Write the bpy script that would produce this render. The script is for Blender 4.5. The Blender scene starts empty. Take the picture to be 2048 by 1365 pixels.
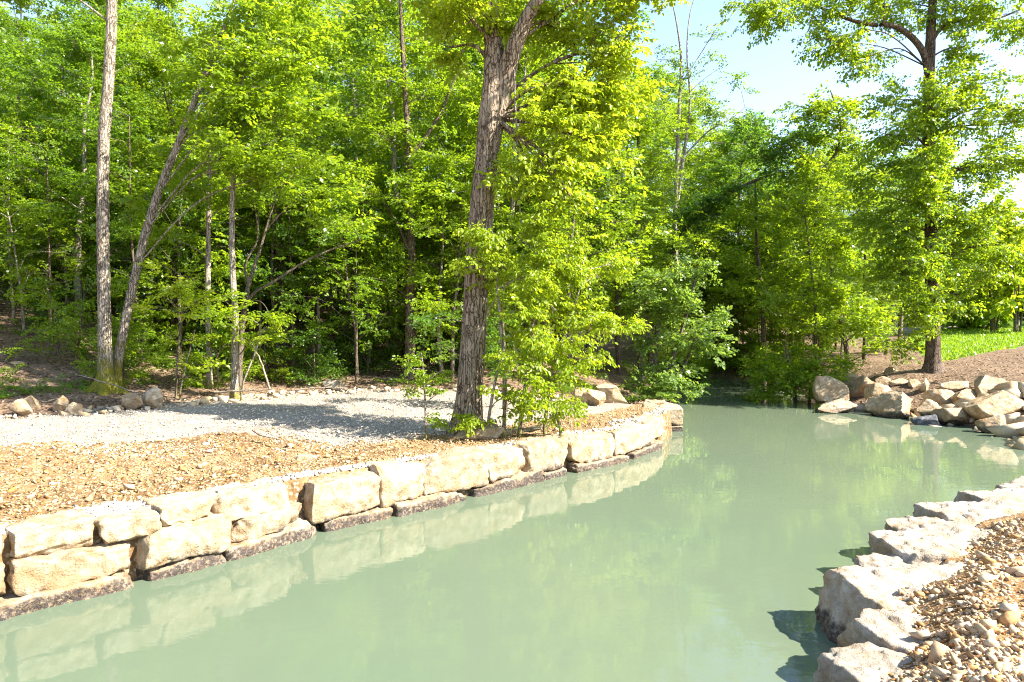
import bpy, bmesh, math, random
import numpy as np
from mathutils import Vector

# ------------------------------------------------------------------ camera, sky, sun, exposure
SC = bpy.context.scene
COL = SC.collection
H = 2.7                                   # eye height above the water (z = 0)
PITCH = math.radians(1.78)
F = 24.0 / 36.0 * 2048.0
cam_data = bpy.data.cameras.new('camera')
cam_data.lens = 24.0; cam_data.sensor_width = 36.0; cam_data.clip_end = 2000.0; cam_data.clip_start = 0.05
cam = bpy.data.objects.new('camera', cam_data); COL.objects.link(cam)
cam.location = (0, 0, H); cam.rotation_euler = (math.radians(90) - PITCH, 0, 0)
SC.camera = cam

SUN_EL, SUN_AZ = math.radians(41), math.radians(107)      # azimuth clockwise from +Y
world = bpy.data.worlds.new('World'); SC.world = world; world.use_nodes = True
wn = world.node_tree.nodes; wl = world.node_tree.links
bg = wn['Background']
sky = wn.new('ShaderNodeTexSky'); sky.sky_type = 'NISHITA'; sky.sun_disc = False
sky.sun_elevation = SUN_EL; sky.sun_rotation = SUN_AZ; sky.dust_density = .7; sky.air_density = 1.0
wl.new(sky.outputs[0], bg.inputs[0]); bg.inputs[1].default_value = 0.11
sd_ = bpy.data.lights.new('sun', 'SUN'); sd_.energy = 5.0; sd_.angle = math.radians(0.53); sd_.color = (1.0, 0.94, 0.84)
sun = bpy.data.objects.new('sun', sd_); COL.objects.link(sun)
sdir = Vector((math.sin(SUN_AZ) * math.cos(SUN_EL), math.cos(SUN_AZ) * math.cos(SUN_EL), math.sin(SUN_EL)))
sun.rotation_euler = sdir.to_track_quat('Z', 'Y').to_euler(); sun.location = sdir * 60
SC.view_settings.view_transform = 'Standard'; SC.view_settings.look = 'None'
SC.view_settings.exposure = 2.15; SC.view_settings.gamma = 1.0; SC.view_settings.use_curve_mapping = False
SC.render.engine = 'CYCLES'
cy = SC.cycles
cy.max_bounces = 5; cy.diffuse_bounces = 3; cy.glossy_bounces = 2; cy.transmission_bounces = 3; cy.transparent_max_bounces = 4
cy.caustics_reflective = False; cy.caustics_refractive = False
cy.sample_clamp_indirect = 6.0
cy.filter_width = 1.1
cy.use_denoising = True; cy.denoising_prefilter = 'NONE'

# ------------------------------------------------------------------ small maths
RNG = np.random.default_rng(7)
cp, sp = math.cos(PITCH), math.sin(PITCH)

def ray(px, py):
    u = (px - 1024.0) / F; v = (682.5 - py) / F
    return (u, cp + v * sp, -sp + v * cp)
def G(px, py, z=0.0):                      # where the sight line meets the level z
    d = ray(px, py); t = (z - H) / d[2]
    return np.array([d[0] * t, d[1] * t])
def W(px, py, y):                          # a point on the sight line at distance y
    d = ray(px, py); t = y / d[1]
    return np.array([d[0] * t, y, H + d[2] * t])
def sm(x, a, b):
    t = np.clip((x - a) / (b - a), 0, 1); return t * t * (3 - 2 * t)

def vnoise(p, seed=0):
    p = np.asarray(p, float); i = np.floor(p).astype(np.int64); f = p - i; u = f * f * (3 - 2 * f)
    def h(dx, dy, dz):
        n = ((i[..., 0] + dx) * 374761393 + (i[..., 1] + dy) * 668265263 + (i[..., 2] + dz) * 1274126177 + seed * 974711) & 0xFFFFFFFF
        n = ((n ^ (n >> 13)) * 1274126177) & 0xFFFFFFFF
        n = ((n ^ (n >> 16)) * 2246822519) & 0xFFFFFFFF
        return ((n ^ (n >> 15)) & 0xFFFFFF) / float(0xFFFFFF) * 2 - 1
    ux, uy, uz = u[..., 0], u[..., 1], u[..., 2]
    def L(a, b, t): return a + (b - a) * t
    return L(L(L(h(0,0,0), h(1,0,0), ux), L(h(0,1,0), h(1,1,0), ux), uy),
             L(L(h(0,0,1), h(1,0,1), ux), L(h(0,1,1), h(1,1,1), ux), uy), uz)
def fbm(p, seed=0, octv=4, gain=0.5):
    p = np.asarray(p, float); a = 1.0; s = 0; r = 0
    for k in range(octv):
        r = r + a * vnoise(p * (2 ** k) + 17.3 * k, seed + k); s += a; a *= gain
    return r / s
def fbm2(x, y, sc, seed=0, octv=3):
    return fbm(np.stack([x * sc, y * sc, np.zeros_like(x) + seed * 3.7], -1), seed, octv)

def seg_dist(P, poly, closed=False):
    """distance to a polyline and the side of its nearest segment (+ = left of travel)"""
    poly = np.asarray(poly, float); n = len(poly)
    best = np.full(len(P), 1e18); side = np.zeros(len(P))
    for k in range(n if closed else n - 1):
        a = poly[k]; b = poly[(k + 1) % n]; ab = b - a; L2 = ab @ ab
        t = np.clip(((P - a) @ ab) / L2, 0, 1)
        q = P - (a + t[:, None] * ab); d2 = (q * q).sum(1)
        w = P - a; cr = ab[0] * w[:, 1] - ab[1] * w[:, 0]
        m = d2 < best - 1e-9
        best[m] = d2[m]; side[m] = np.sign(cr[m])
    return np.sqrt(best), side
def inside(P, poly):
    poly = np.asarray(poly, float); r = np.zeros(len(P), bool); n = len(poly)
    x, y = P[:, 0], P[:, 1]
    for k in range(n):
        x0, y0 = poly[k]; x1, y1 = poly[(k + 1) % n]
        if y0 == y1: continue
        c = ((y0 > y) != (y1 > y)) & (x < (x1 - x0) * (y - y0) / (y1 - y0) + x0)
        r ^= c
    return r

# ------------------------------------------------------------------ the lie of the land
WALL_PX = [(0, 1240), (275, 1175), (450, 1128), (640, 1068), (785, 1036), (935, 1003), (1085, 964), (1135, 950), (1260, 925), (1325, 898), (1366, 872)]
WALL = [(-20, -9.5), (-12, -1.2), (-8, 2.9)] + [tuple(G(*p)) for p in WALL_PX]
BACKSHORE = [(4.25, 17.0), (4.2, 17.9), (4.6, 19.2), (5.4, 21.2), (6.6, 24), (7.4, 28), (7.9, 30.5), (8.6, 31.6)]
RSHORE_FAR = [(9.4, 31.3), (9.9, 28), (9.7, 24.8), (9.1, 21.6), (9.15, 20.3), (10.1, 19.5), (11.0, 18.7), (10.7, 17.6), (11.0, 16.3), (10.3, 14.4), (9.7, 12.9), (10.0, 11.9), (9.6, 10.6)]
NEAR = [(8.4, 9.55), (7.1, 8.9), (6.2, 8.45), (5.2, 8.0), (4.45, 7.3), (3.85, 6.6), (3.1, 6.1), (2.7, 5.5), (2.35, 4.9), (1.9, 4.3), (1.65, 3.85), (0.9, 2.9), (0.2, 1.9), (-0.9, 0.7), (-2.6, -1.0), (-6, -4.6), (-16, -14)]
WATER = WALL + BACKSHORE + RSHORE_FAR + NEAR
CENTRE = [(-18, -12), (-6, -1), (-1, 5), (3, 10), (6.6, 14), (7, 19), (8.2, 25), (8.7, 30), (6.5, 40), (1, 50), (-6, 100), (-20, 300)]
ROADBACK = [(-60, -30), (-35, -8), (-22, 3), (-14, 9)] + [tuple(G(px, py, z)) for px, py, z in ((0, 832, .85), (300, 806, .85), (600, 779, .85), (800, 773, .85), (1000, 777, .8), (1150, 786, .72))] + [(3.2, 17.6), (4.4, 20.5), (5.6, 24), (6.2, 28), (6, 33), (3.6, 40), (-1, 47), (-30, 90)]
ROADFRONT = [(-30, -9), (-15, 3.2)] + [tuple(G(px, py, z)) for px, py, z in ((0, 905, .78), (300, 880, .78), (500, 862, .78), (780, 866, .75))] + [(-0.8, 12.9), (1.0, 14.9), (2.4, 16.6), (3.2, 17.4)]

def land(x, y):
    """height, signed distance from the water, left-bank flag, distance uphill of the track"""
    P = np.stack([x, y], -1)
    d, _ = seg_dist(P, WATER, True); s = np.where(inside(P, WATER), -d, d)
    cd, cs = seg_dist(P, CENTRE); left = cs > 0; lw = np.where(y > 30, sm(cd * cs, -4, 4), left * 1.0)
    hb, hs = seg_dist(P, ROADBACK); h = np.where(hs > 0, hb, -hb)
    edge = .66 - .13 * sm(y, 8, 15.5)
    zl = edge + .2 * sm(s, 1.5, 6) + np.maximum(h, 0) * .10 + .15 * np.maximum(h - 3, 0) + .05 * np.maximum(h - 14, 0)
    zr = .42 + .26 * sm(s, .35, 1.0) + .45 * sm(s, .8, 4.5) + .042 * np.maximum(s - 4, 0)
    r = np.hypot(x, y)
    zr = zr + .05 * np.maximum(r - 70, 0)
    zland = zl * lw + zr * (1 - lw)
    walled = np.where(left, y < 17.8, (y < 9.9))
    f_wall = sm(s, .16, .32); f_nat = sm(s, -1.3, 3.2)
    f = np.where(walled, f_wall, f_nat)
    bed = -.55
    z = bed + (zland - bed) * f
    rough = sm(s, .2, .8)
    z = z + rough * (.035 * fbm2(x, y, 1.6, 3) + .03 * fbm2(x, y, 5.0, 5) * (r < 30) + .10 * fbm2(x, y, .35, 9) * sm(h, 0.5, 4) * left
                     + .045 * fbm2(x, y, 9.0, 14, 2) * left * (r < 19) * sm(s, .7, 1.2) * sm(-h, .5, 4) + .05 * fbm2(x, y, .6, 12) * (~left) * sm(y, 10, 14))
    return z, s, left, h
def zat(x, y):
    z, *_ = land(np.array([float(x)]), np.array([float(y)])); return float(z[0])

# ------------------------------------------------------------------ objects
def mesh_np(name, V, faces, mats, smooth=True, attr=None, fmat=None):
    """faces: list of (m,k) int arrays"""
    me = bpy.data.meshes.new(name)
    V = np.ascontiguousarray(V, dtype=np.float32)
    me.vertices.add(len(V)); me.vertices.foreach_set('co', V.ravel())
    faces = [np.asarray(f, dtype=np.int32) for f in faces if len(f)]
    nl = sum(f.size for f in faces); npoly = sum(len(f) for f in faces)
    me.loops.add(nl); me.loops.foreach_set('vertex_index', np.concatenate([f.ravel() for f in faces]))
    me.polygons.add(npoly)
    tot = np.concatenate([np.full(len(f), f.shape[1], np.int32) for f in faces])
    st = np.concatenate([[0], np.cumsum(tot)[:-1]]).astype(np.int32)
    me.polygons.foreach_set('loop_start', st)
    if smooth: me.polygons.foreach_set('use_smooth', np.ones(npoly, bool))
    if attr is not None:
        a = me.attributes.new('tone', 'FLOAT', 'FACE'); a.data.foreach_set('value', np.asarray(attr, np.float32))
    for m in (mats if isinstance(mats, (list, tuple)) else [mats]): me.materials.append(m)
    if fmat is not None: me.polygons.foreach_set('material_index', np.asarray(fmat, np.int32))
    me.update(calc_edges=True)
    return me
def link(name, me, parent=None, loc=(0, 0, 0), rot=(0, 0, 0), scale=(1, 1, 1)):
    o = bpy.data.objects.new(name, me); COL.objects.link(o)
    o.location = loc; o.rotation_euler = rot; o.scale = scale
    if parent is not None: o.parent = parent
    return o
def tag(o, label=None, cat=None, group=None, kind=None):
    if label: o['label'] = label
    if cat: o['category'] = cat
    if group: o['group'] = group
    if kind: o['kind'] = kind
    return o
def thing(name, label, cat, loc=(0, 0, 0), group=None):
    return tag(link(name, None, None, loc), label, cat, group)

class MB:
    """collects pieces of one mesh"""
    def __init__(s): s.V = []; s.Q = []; s.T = []; s.qa = []; s.ta = []; s.n = 0
    def add(s, V, Q=None, T=None, qa=0.0, ta=0.0):
        V = np.asarray(V, float).reshape(-1, 3)
        if Q is not None and len(Q): s.Q.append(np.asarray(Q) + s.n); s.qa.append(np.broadcast_to(qa, (len(Q),)))
        if T is not None and len(T): s.T.append(np.asarray(T) + s.n); s.ta.append(np.broadcast_to(ta, (len(T),)))
        s.V.append(V); s.n += len(V)
    def mesh(s, name, mat, smooth=True, off=(0, 0, 0)):
        V = np.concatenate(s.V) - np.asarray(off)
        F_ = []; A = []
        if s.Q: F_.append(np.concatenate(s.Q)); A.append(np.concatenate(s.qa))
        if s.T: F_.append(np.concatenate(s.T)); A.append(np.concatenate(s.ta))
        return mesh_np(name, V, F_, mat, smooth, np.concatenate(A))

# ------------------------------------------------------------------ materials
def nodes(name):
    m = bpy.data.materials.new(name); m.use_nodes = True
    nt = m.node_tree; b = nt.nodes['Principled BSDF']; return m, nt, b, nt.nodes, nt.links
def N(nt, typ, **kw):
    n = nt.nodes.new('ShaderNode' + typ)
    for k, v in kw.items():
        if hasattr(n, k): setattr(n, k, v)
    return n
def noise(nt, co, scale, detail=4, rough=.55, dist=0.0):
    n = N(nt, 'TexNoise'); n.inputs['Scale'].default_value = scale; n.inputs['Detail'].default_value = detail
    n.inputs['Roughness'].default_value = rough; n.inputs['Distortion'].default_value = dist
    nt.links.new(co, n.inputs['Vector']); return n.outputs['Fac']
def ramp(nt, fac, stops):
    r = N(nt, 'ValToRGB'); e = r.color_ramp.elements
    while len(e) < len(stops): e.new(.5)
    for k, (p, c) in enumerate(stops):
        e[k].position = p; e[k].color = (c, c, c, 1) if isinstance(c, (int, float)) else (*c, 1)
    nt.links.new(fac, r.inputs[0]); return r.outputs[0]
def mixc(nt, fac, a, b, mode='MIX'):
    m = N(nt, 'Mix'); m.data_type = 'RGBA'; m.blend_type = mode
    for sock, v in ((m.inputs[0], fac), (m.inputs[6], a), (m.inputs[7], b)):
        if isinstance(v, (int, float)): sock.default_value = v
        elif isinstance(v, tuple): sock.default_value = (*v, 1)
        else: nt.links.new(v, sock)
    return m.outputs[2]
def math_(nt, op, a, b=0.0, clamp=False):
    m = N(nt, 'Math'); m.operation = op; m.use_clamp = clamp
    for s, v in ((m.inputs[0], a), (m.inputs[1], b)):
        if isinstance(v, (int, float)): s.default_value = v
        else: nt.links.new(v, s)
    return m.outputs[0]
def bump(nt, b, h, strength, dist, prev=None):
    n = N(nt, 'Bump'); n.inputs['Strength'].default_value = strength; n.inputs['Distance'].default_value = dist
    nt.links.new(h, n.inputs['Height'])
    if prev is not None: nt.links.new(prev, n.inputs['Normal'])
    if b is not None: nt.links.new(n.outputs[0], b.inputs['Normal'])
    return n.outputs[0]
def coord(nt, which='pos'):
    if which == 'pos': return N(nt, 'NewGeometry').outputs['Position']
    return N(nt, 'TexCoord').outputs['Object']

def limestone(name, c_lo, c_mid, c_hi, stain=(.30, .17, .07), stain_amt=.5, waterline=True, rough=.85):
    m, nt, b, nn, ll = nodes(name)
    p = coord(nt)
    big = noise(nt, p, 2.2, 5, .6, .4); mid = noise(nt, p, 9, 6, .65); fine = noise(nt, p, 46, 5, .7)
    c = ramp(nt, mid, [(.30, c_lo), (.48, c_mid), (.66, c_hi)])
    st = ramp(nt, big, [(.46, 0.0), (.66, 1.0)])
    c = mixc(nt, math_(nt, 'MULTIPLY', st, stain_amt), c, stain)
    pit = ramp(nt, fine, [(.32, 1.0), (.44, 0.0)])
    c = mixc(nt, math_(nt, 'MULTIPLY', pit, .55), c, (c_lo[0] * .45, c_lo[1] * .4, c_lo[2] * .35))
    oi = N(nt, 'ObjectInfo')
    tone = math_(nt, 'MULTIPLY_ADD', oi.outputs['Random'], .3); nt.nodes[-1].inputs[2].default_value = .84
    hsv = N(nt, 'HueSaturation'); ll.new(c, hsv.inputs['Color']); ll.new(tone, hsv.inputs['Value']); c = hsv.outputs[0]
    if waterline:
        sx = N(nt, 'SeparateXYZ'); ll.new(p, sx.inputs[0])
        zz = math_(nt, 'ADD', sx.outputs[2], math_(nt, 'ADD', math_(nt, 'MULTIPLY', math_(nt, 'SUBTRACT', mid, .5), .22), math_(nt, 'MULTIPLY', math_(nt, 'SUBTRACT', big, .5), .35)))
        wet = ramp(nt, zz, [(.0, 1.0), (.13, .95), (.20, 0.0)])
        gn = N(nt, 'NewGeometry'); sn = N(nt, 'SeparateXYZ'); ll.new(gn.outputs['Normal'], sn.inputs[0])
        side = ramp(nt, sn.outputs[2], [(.45, 1.0), (.8, .35)])
        spk = ramp(nt, noise(nt, p, 26, 6, .75), [(.36, .3), (.52, 1.0)])
        wf = math_(nt, 'MULTIPLY', math_(nt, 'MULTIPLY', wet, side), spk)
        c = mixc(nt, wf, c, (.045, .034, .03))
        ll.new(math_(nt, 'SUBTRACT', rough, math_(nt, 'MULTIPLY', wf, .3)), b.inputs['Roughness'])
    else: b.inputs['Roughness'].default_value = rough
    ll.new(c, b.inputs['Base Color'])
    vs_ = N(nt, 'Mapping'); ll.new(p, vs_.inputs[0]); vs_.inputs['Scale'].default_value = (1, 1, 3.2); vs_.inputs['Rotation'].default_value = (.12, .08, 0)
    crack = N(nt, 'TexVoronoi'); crack.feature = 'DISTANCE_TO_EDGE'; crack.inputs['Scale'].default_value = 5.0
    wv_ = N(nt, 'Vector' + 'Math'); wv_.operation = 'ADD'; ll.new(vs_.outputs[0], wv_.inputs[0])
    nz = N(nt, 'TexNoise'); nz.inputs['Scale'].default_value = 6; ll.new(p, nz.inputs['Vector']); ll.new(nz.outputs['Color'], wv_.inputs[1]); ll.new(wv_.outputs[0], crack.inputs['Vector'])
    seam = ramp(nt, crack.outputs['Distance'], [(0, 0.0), (.10, 1.0)])
    n0 = bump(nt, None, math_(nt, 'MULTIPLY', seam, ramp(nt, big, [(.45, .2), (.6, 1.0)])), .35, .012)
    n1 = bump(nt, None, mid, .7, .04, n0)
    n2 = bump(nt, None, noise(nt, p, 22, 6, .7), .8, .02, n1)
    bump(nt, b, fine, .7, .008, n2)
    b.inputs['Specular IOR Level'].default_value = .25
    return m

M = {}
M['block'] = limestone('pale_limestone', (.20, .135, .07), (.34, .26, .165), (.455, .38, .275), (.28, .165, .068), .65)
M['boulder'] = limestone('weathered_limestone', (.19, .125, .065), (.35, .255, .15), (.48, .385, .26), (.28, .16, .065), .6)
M['grey_block'] = limestone('grey_limestone', (.20, .155, .11), (.31, .26, .20), (.40, .35, .285), (.30, .185, .085), .55)
M['dark_boulder'] = limestone('dark_wet_stone', (.03, .03, .035), (.07, .07, .08), (.16, .16, .17), (.05, .05, .05), .3, False, .5)

def stone_mat(name, cols, rough=.9):
    m, nt, b, nn, ll = nodes(name)
    oi = N(nt, 'ObjectInfo'); at = N(nt, 'Attribute'); at.attribute_name = 'tone'
    r = math_(nt, 'FRACT', math_(nt, 'ADD', oi.outputs['Random'], at.outputs['Fac']))
    c = ramp(nt, r, [(i / max(1, len(cols) - 1), q) for i, q in enumerate(cols)])
    p = coord(nt); f = noise(nt, p, 30, 5, .7)
    c = mixc(nt, .35, c, ramp(nt, f, [(.3, (.35, .24, .13)), (.6, (.75, .7, .62))]), 'OVERLAY')
    ll.new(c, b.inputs['Base Color']); b.inputs['Roughness'].default_value = .97; b.inputs['Specular IOR Level'].default_value = .05
    bump(nt, b, f, .5, .006)
    return m
M['rubble'] = stone_mat('rubble_stone', [(.47, .39, .28), (.40, .285, .165), (.27, .14, .05), (.50, .43, .33), (.35, .20, .08), (.45, .37, .27), (.40, .29, .17)])
M['chips'] = stone_mat('dirt_chips', [(.31, .185, .075), (.39, .28, .16), (.24, .13, .048), (.15, .08, .033), (.43, .335, .21), (.28, .175, .08)])
M['white_gravel'] = stone_mat('white_gravel', [(.48, .44, .38), (.38, .35, .31), (.54, .5, .44), (.32, .29, .25), (.46, .39, .3)])
M['edge_rock'] = stone_mat('edge_rock', [(.46, .39, .28), (.38, .29, .18), (.50, .44, .34), (.33, .25, .155)])

def soil(name, cols, speck=None, speck_amt=.5, sc=9.0, bumpd=.03, vor=28.0, speck_lo=.42):
    m, nt, b, nn, ll = nodes(name)
    p = coord(nt)
    big = noise(nt, p, .9, 5, .6, .3); mid = noise(nt, p, sc, 6, .7); fine = noise(nt, p, sc * 7, 4, .7)
    f = math_(nt, 'ADD', math_(nt, 'MULTIPLY', big, .45), math_(nt, 'MULTIPLY', mid, .55))
    c = ramp(nt, f, [(.34 + .34 * i / (len(cols) - 1), q) for i, q in enumerate(cols)])
    v = N(nt, 'TexVoronoi'); v.inputs['Scale'].default_value = vor; ll.new(p, v.inputs['Vector'])
    vb = math_(nt, 'SUBTRACT', 1.0, v.outputs['Distance'])
    if speck:
        rnd = N(nt, 'SeparateColor'); ll.new(v.outputs['Color'], rnd.inputs[0])
        pick = ramp(nt, rnd.outputs[0], [(speck_lo, 0.0), (speck_lo + .1, 1.0)])
        disc = ramp(nt, v.outputs['Distance'], [(.30, 1.0), (.55, 0.0)])
        c = mixc(nt, math_(nt, 'MULTIPLY', math_(nt, 'MULTIPLY', pick, disc), speck_amt), c, ramp(nt, rnd.outputs[1], [(0, speck[0]), (1, speck[1])]))
    dk = ramp(nt, fine, [(.28, .5), (.45, 1.0)])
    c = mixc(nt, 1.0, c, dk, 'MULTIPLY')
    ll.new(c, b.inputs['Base Color']); b.inputs['Roughness'].default_value = .95; b.inputs['Specular IOR Level'].default_value = .1
    n1 = bump(nt, None, mid, .7, bumpd); n2 = bump(nt, None, vb, .6, .5 / vor, n1)
    bump(nt, b, fine, .5, bumpd * .25, n2)
    return m
M['dirt'] = soil('orange_dirt', [(.06, .032, .015), (.145, .085, .038), (.235, .15, .072), (.30, .21, .115)], ((.37, .28, .17), (.45, .37, .26)), .8, 7, .05, 22, .5)
M['track'] = soil('gravel_track', [(.145, .12, .09), (.235, .20, .16), (.30, .27, .225)], ((.41, .375, .325), (.24, .205, .16)), .85, 10, .04, 26, .3)
M['rubble_soil'] = soil('rubble_soil', [(.08, .04, .016), (.17, .092, .036), (.26, .15, .064), (.31, .205, .105)], ((.5, .4, .26), (.58, .5, .4)), .8, 8, .035, 40, .5)
M['litter'] = soil('leaf_litter', [(.05, .034, .02), (.12, .08, .05), (.22, .15, .10), (.32, .235, .165)], ((.30, .2, .13), (.13, .08, .05)), .8, 6, .05, 16, .4)
M['mulch'] = soil('brown_mulch', [(.07, .047, .028), (.14, .095, .06), (.21, .15, .10)], ((.36, .25, .16), (.2, .13, .08)), .7, 7, .04, 14, .45)
M['lawn'] = soil('lawn_ground', [(.07, .14, .012), (.12, .22, .02), (.17, .27, .03)], None, 0, 5, .04, 20)
M['wet_mud'] = soil('wet_mud', [(.02, .017, .014), (.05, .04, .03), (.10, .075, .05)], ((.2, .17, .13), (.1, .08, .06)), .6, 8, .04, 22, .6)

def bark(name, c0, c1, c2, scale=1.0, moss=0.0, moss_h=1.2, pale=0.0):
    m, nt, b, nn, ll = nodes(name)
    p = coord(nt, 'obj')
    mp = N(nt, 'Mapping'); ll.new(p, mp.inputs[0]); mp.inputs['Scale'].default_value = (1, 1, .16)
    fur = noise(nt, mp.outputs[0], 26 / scale, 5, .65, .6); pl = noise(nt, p, 3.0, 5, .6); fn = noise(nt, mp.outputs[0], 90 / scale, 4, .7)
    mv = N(nt, 'Mapping'); ll.new(p, mv.inputs[0]); mv.inputs['Scale'].default_value = (1, 1, .13)
    dn = N(nt, 'TexNoise'); dn.inputs['Scale'].default_value = 9; ll.new(p, dn.inputs['Vector'])
    va = N(nt, 'VectorMath'); va.operation = 'MULTIPLY_ADD'; ll.new(dn.outputs['Color'], va.inputs[0]); va.inputs[1].default_value = (.06, .06, .12); ll.new(mv.outputs[0], va.inputs[2])
    vo = N(nt, 'TexVoronoi'); vo.feature = 'DISTANCE_TO_EDGE'; vo.inputs['Scale'].default_value = 17 / scale; ll.new(va.outputs[0], vo.inputs['Vector'])
    plate = ramp(nt, vo.outputs['Distance'], [(.0, 0.0), (.13, 1.0)])
    fur = math_(nt, 'ADD', math_(nt, 'MULTIPLY', fur, .6), math_(nt, 'MULTIPLY', plate, .25))
    c = ramp(nt, fur, [(.40, c0), (.5, c1), (.60, c2)])
    c = mixc(nt, ramp(nt, pl, [(.5, 0.0), (.68, .5 + pale)]), c, (c2[0] * 1.15, c2[1] * 1.15, c2[2] * 1.12))
    if moss:
        sx = N(nt, 'SeparateXYZ'); ll.new(p, sx.inputs[0])
        mz = math_(nt, 'SUBTRACT', math_(nt, 'MULTIPLY', noise(nt, p, 5, 5, .6), 1.4), math_(nt, 'DIVIDE', sx.outputs[2], moss_h))
        c = mixc(nt, math_(nt, 'MULTIPLY', ramp(nt, mz, [(.1, 0.0), (.5, 1.0)]), moss), c, (.19, .175, .02))
    ll.new(c, b.inputs['Base Color']); b.inputs['Roughness'].default_value = .9; b.inputs['Specular IOR Level'].default_value = .15
    n1 = bump(nt, None, fur, 1.0, .06 * scale); bump(nt, b, fn, .8, .012, n1)
    return m
M['bark_oak'] = bark('oak_bark', (.085, .058, .036), (.225, .168, .115), (.36, .29, .215), 1.0)
M['bark_moss'] = bark('mossy_bark', (.10, .08, .055), (.26, .215, .16), (.40, .345, .275), .8, 1.0, 1.7)
M['bark_pale'] = bark('pale_bark', (.13, .105, .075), (.27, .225, .17), (.40, .35, .28), .7, .8, .5)
M['bark_dark'] = bark('dark_bark', (.05, .034, .024), (.125, .09, .062), (.21, .16, .12), .7)
M['bark_mid'] = bark('brown_bark', (.06, .042, .03), (.13, .10, .072), (.22, .18, .135), .6, .4, .6)
M['dead_wood'] = bark('dead_wood', (.16, .12, .08), (.28, .22, .16), (.40, .34, .27), .5)

def leafmat(name, cols, tcols, trans=.45, rough=.36):
    m, nt, b, nn, ll = nodes(name)
    at = N(nt, 'Attribute'); at.attribute_name = 'tone'
    st = lambda q: [(i / (len(q) - 1), v) for i, v in enumerate(q)]
    oi = N(nt, 'ObjectInfo')
    f = math_(nt, 'ADD', math_(nt, 'MULTIPLY', at.outputs['Fac'], .8), math_(nt, 'MULTIPLY', oi.outputs['Random'], .2))
    c = ramp(nt, f, st(cols)); t = ramp(nt, f, st(tcols))
    ll.new(c, b.inputs['Base Color']); b.inputs['Roughness'].default_value = rough; b.inputs['Specular IOR Level'].default_value = .4
    tr = N(nt, 'BsdfTranslucent'); ll.new(t, tr.inputs[0])
    mx = N(nt, 'MixShader'); mx.inputs[0].default_value = trans
    ll.new(b.outputs[0], mx.inputs[1]); ll.new(tr.outputs[0], mx.inputs[2])
    ll.new(mx.outputs[0], nn['Material Output'].inputs['Surface'])
    return m
M['leaf_yellow'] = leafmat('leaf_yellow_surface', [(.14, .21, .012), (.20, .275, .014), (.27, .34, .02)], [(.38, .50, .012), (.50, .61, .016), (.64, .72, .03)], .5)
M['leaf_bright'] = leafmat('leaf_bright_surface', [(.085, .15, .011), (.13, .205, .014), (.18, .255, .018)], [(.28, .43, .010), (.40, .55, .014), (.54, .66, .02)], .5)
M['leaf_mid'] = leafmat('leaf_mid_surface', [(.055, .11, .012), (.085, .15, .015), (.125, .19, .018)], [(.20, .36, .010), (.29, .46, .014), (.40, .56, .02)], 0.5)
M['leaf_deep'] = leafmat('leaf_deep_surface', [(.035, .08, .014), (.06, .115, .017), (.09, .15, .022)], [(.13, .28, .014), (.20, .37, .018), (.28, .46, .022)], 0.48)
M['leaf_cool'] = leafmat('leaf_cool_surface', [(.065, .12, .028), (.10, .16, .034), (.14, .20, .045)], [(.22, .36, .03), (.30, .44, .04), (.40, .52, .05)], 0.48)
M['grass'] = leafmat('grass_blade', [(.08, .15, .012), (.13, .22, .016), (.19, .28, .025)], [(.26, .42, .02), (.36, .52, .025), (.45, .58, .03)], .4)
M['dry_leaf'] = leafmat('dry_leaf', [(.12, .075, .045), (.23, .155, .10), (.36, .26, .18)], [(.1, .05, .02), (.15, .08, .03), (.2, .12, .05)], .2, .7)

m, nt, b, nn, ll = nodes('milky_water')
p = coord(nt)
b.inputs['IOR'].default_value = 1.33; b.inputs['Roughness'].default_value = .0
big = noise(nt, p, .22, 3, .5)
ll.new(ramp(nt, big, [(.35, (.092, .122, .080)), (.65, (.106, .130, .083))]), b.inputs['Base Color'])
mp = N(nt, 'Mapping'); ll.new(p, mp.inputs[0]); mp.inputs['Scale'].default_value = (.8, 1.5, 1); mp.inputs['Rotation'].default_value = (0, 0, .35)
n1 = bump(nt, None, noise(nt, mp.outputs[0], 2.2, 2, .5, .4), .06, .03)
patch = ramp(nt, noise(nt, p, .45, 3, .6, .6), [(.42, .15), (.62, 1.0)])
bump(nt, b, math_(nt, 'MULTIPLY', noise(nt, mp.outputs[0], 13, 3, .55, .3), patch), .10, .010, n1)
M['water'] = m

# ------------------------------------------------------------------ ground sheets cut from one grid
ang = np.concatenate([np.linspace(-180, -52, 40, endpoint=False), np.linspace(-52, -44, 16, endpoint=False), np.linspace(-44, 44, 350, endpoint=False), np.linspace(44, 52, 16, endpoint=False), np.linspace(52, 180, 41)])
rad = np.concatenate([np.geomspace(.15, 2.6, 36, endpoint=False), np.geomspace(2.6, 24, 190, endpoint=False), np.geomspace(24, 420, 90)])
A, R_ = np.meshgrid(np.radians(ang), rad, indexing='ij')
gx = (R_ * np.sin(A)).ravel(); gy = (R_ * np.cos(A)).ravel()
gz, gs, gleft, gh = land(gx, gy)
GV = np.stack([gx, gy, gz], -1)
na, nr = len(ang), len(rad)
ii, jj = np.meshgrid(np.arange(na - 1), np.arange(nr - 1), indexing='ij')
q0 = (ii * nr + jj).ravel()
GQ = np.stack([q0, q0 + 1, q0 + nr + 1, q0 + nr], -1)[:, ::-1]
c = GV[GQ].mean(1); cz, cs_, cl, ch = c[:, 2], gs[GQ].mean(1), gleft[GQ].mean(1) > .5, gh[GQ].mean(1)
P2 = c[:, :2]; wob = .75 * fbm2(c[:, 0], c[:, 1], .7, 21) + .25 * fbm2(c[:, 0], c[:, 1], 3.0, 22)
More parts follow.
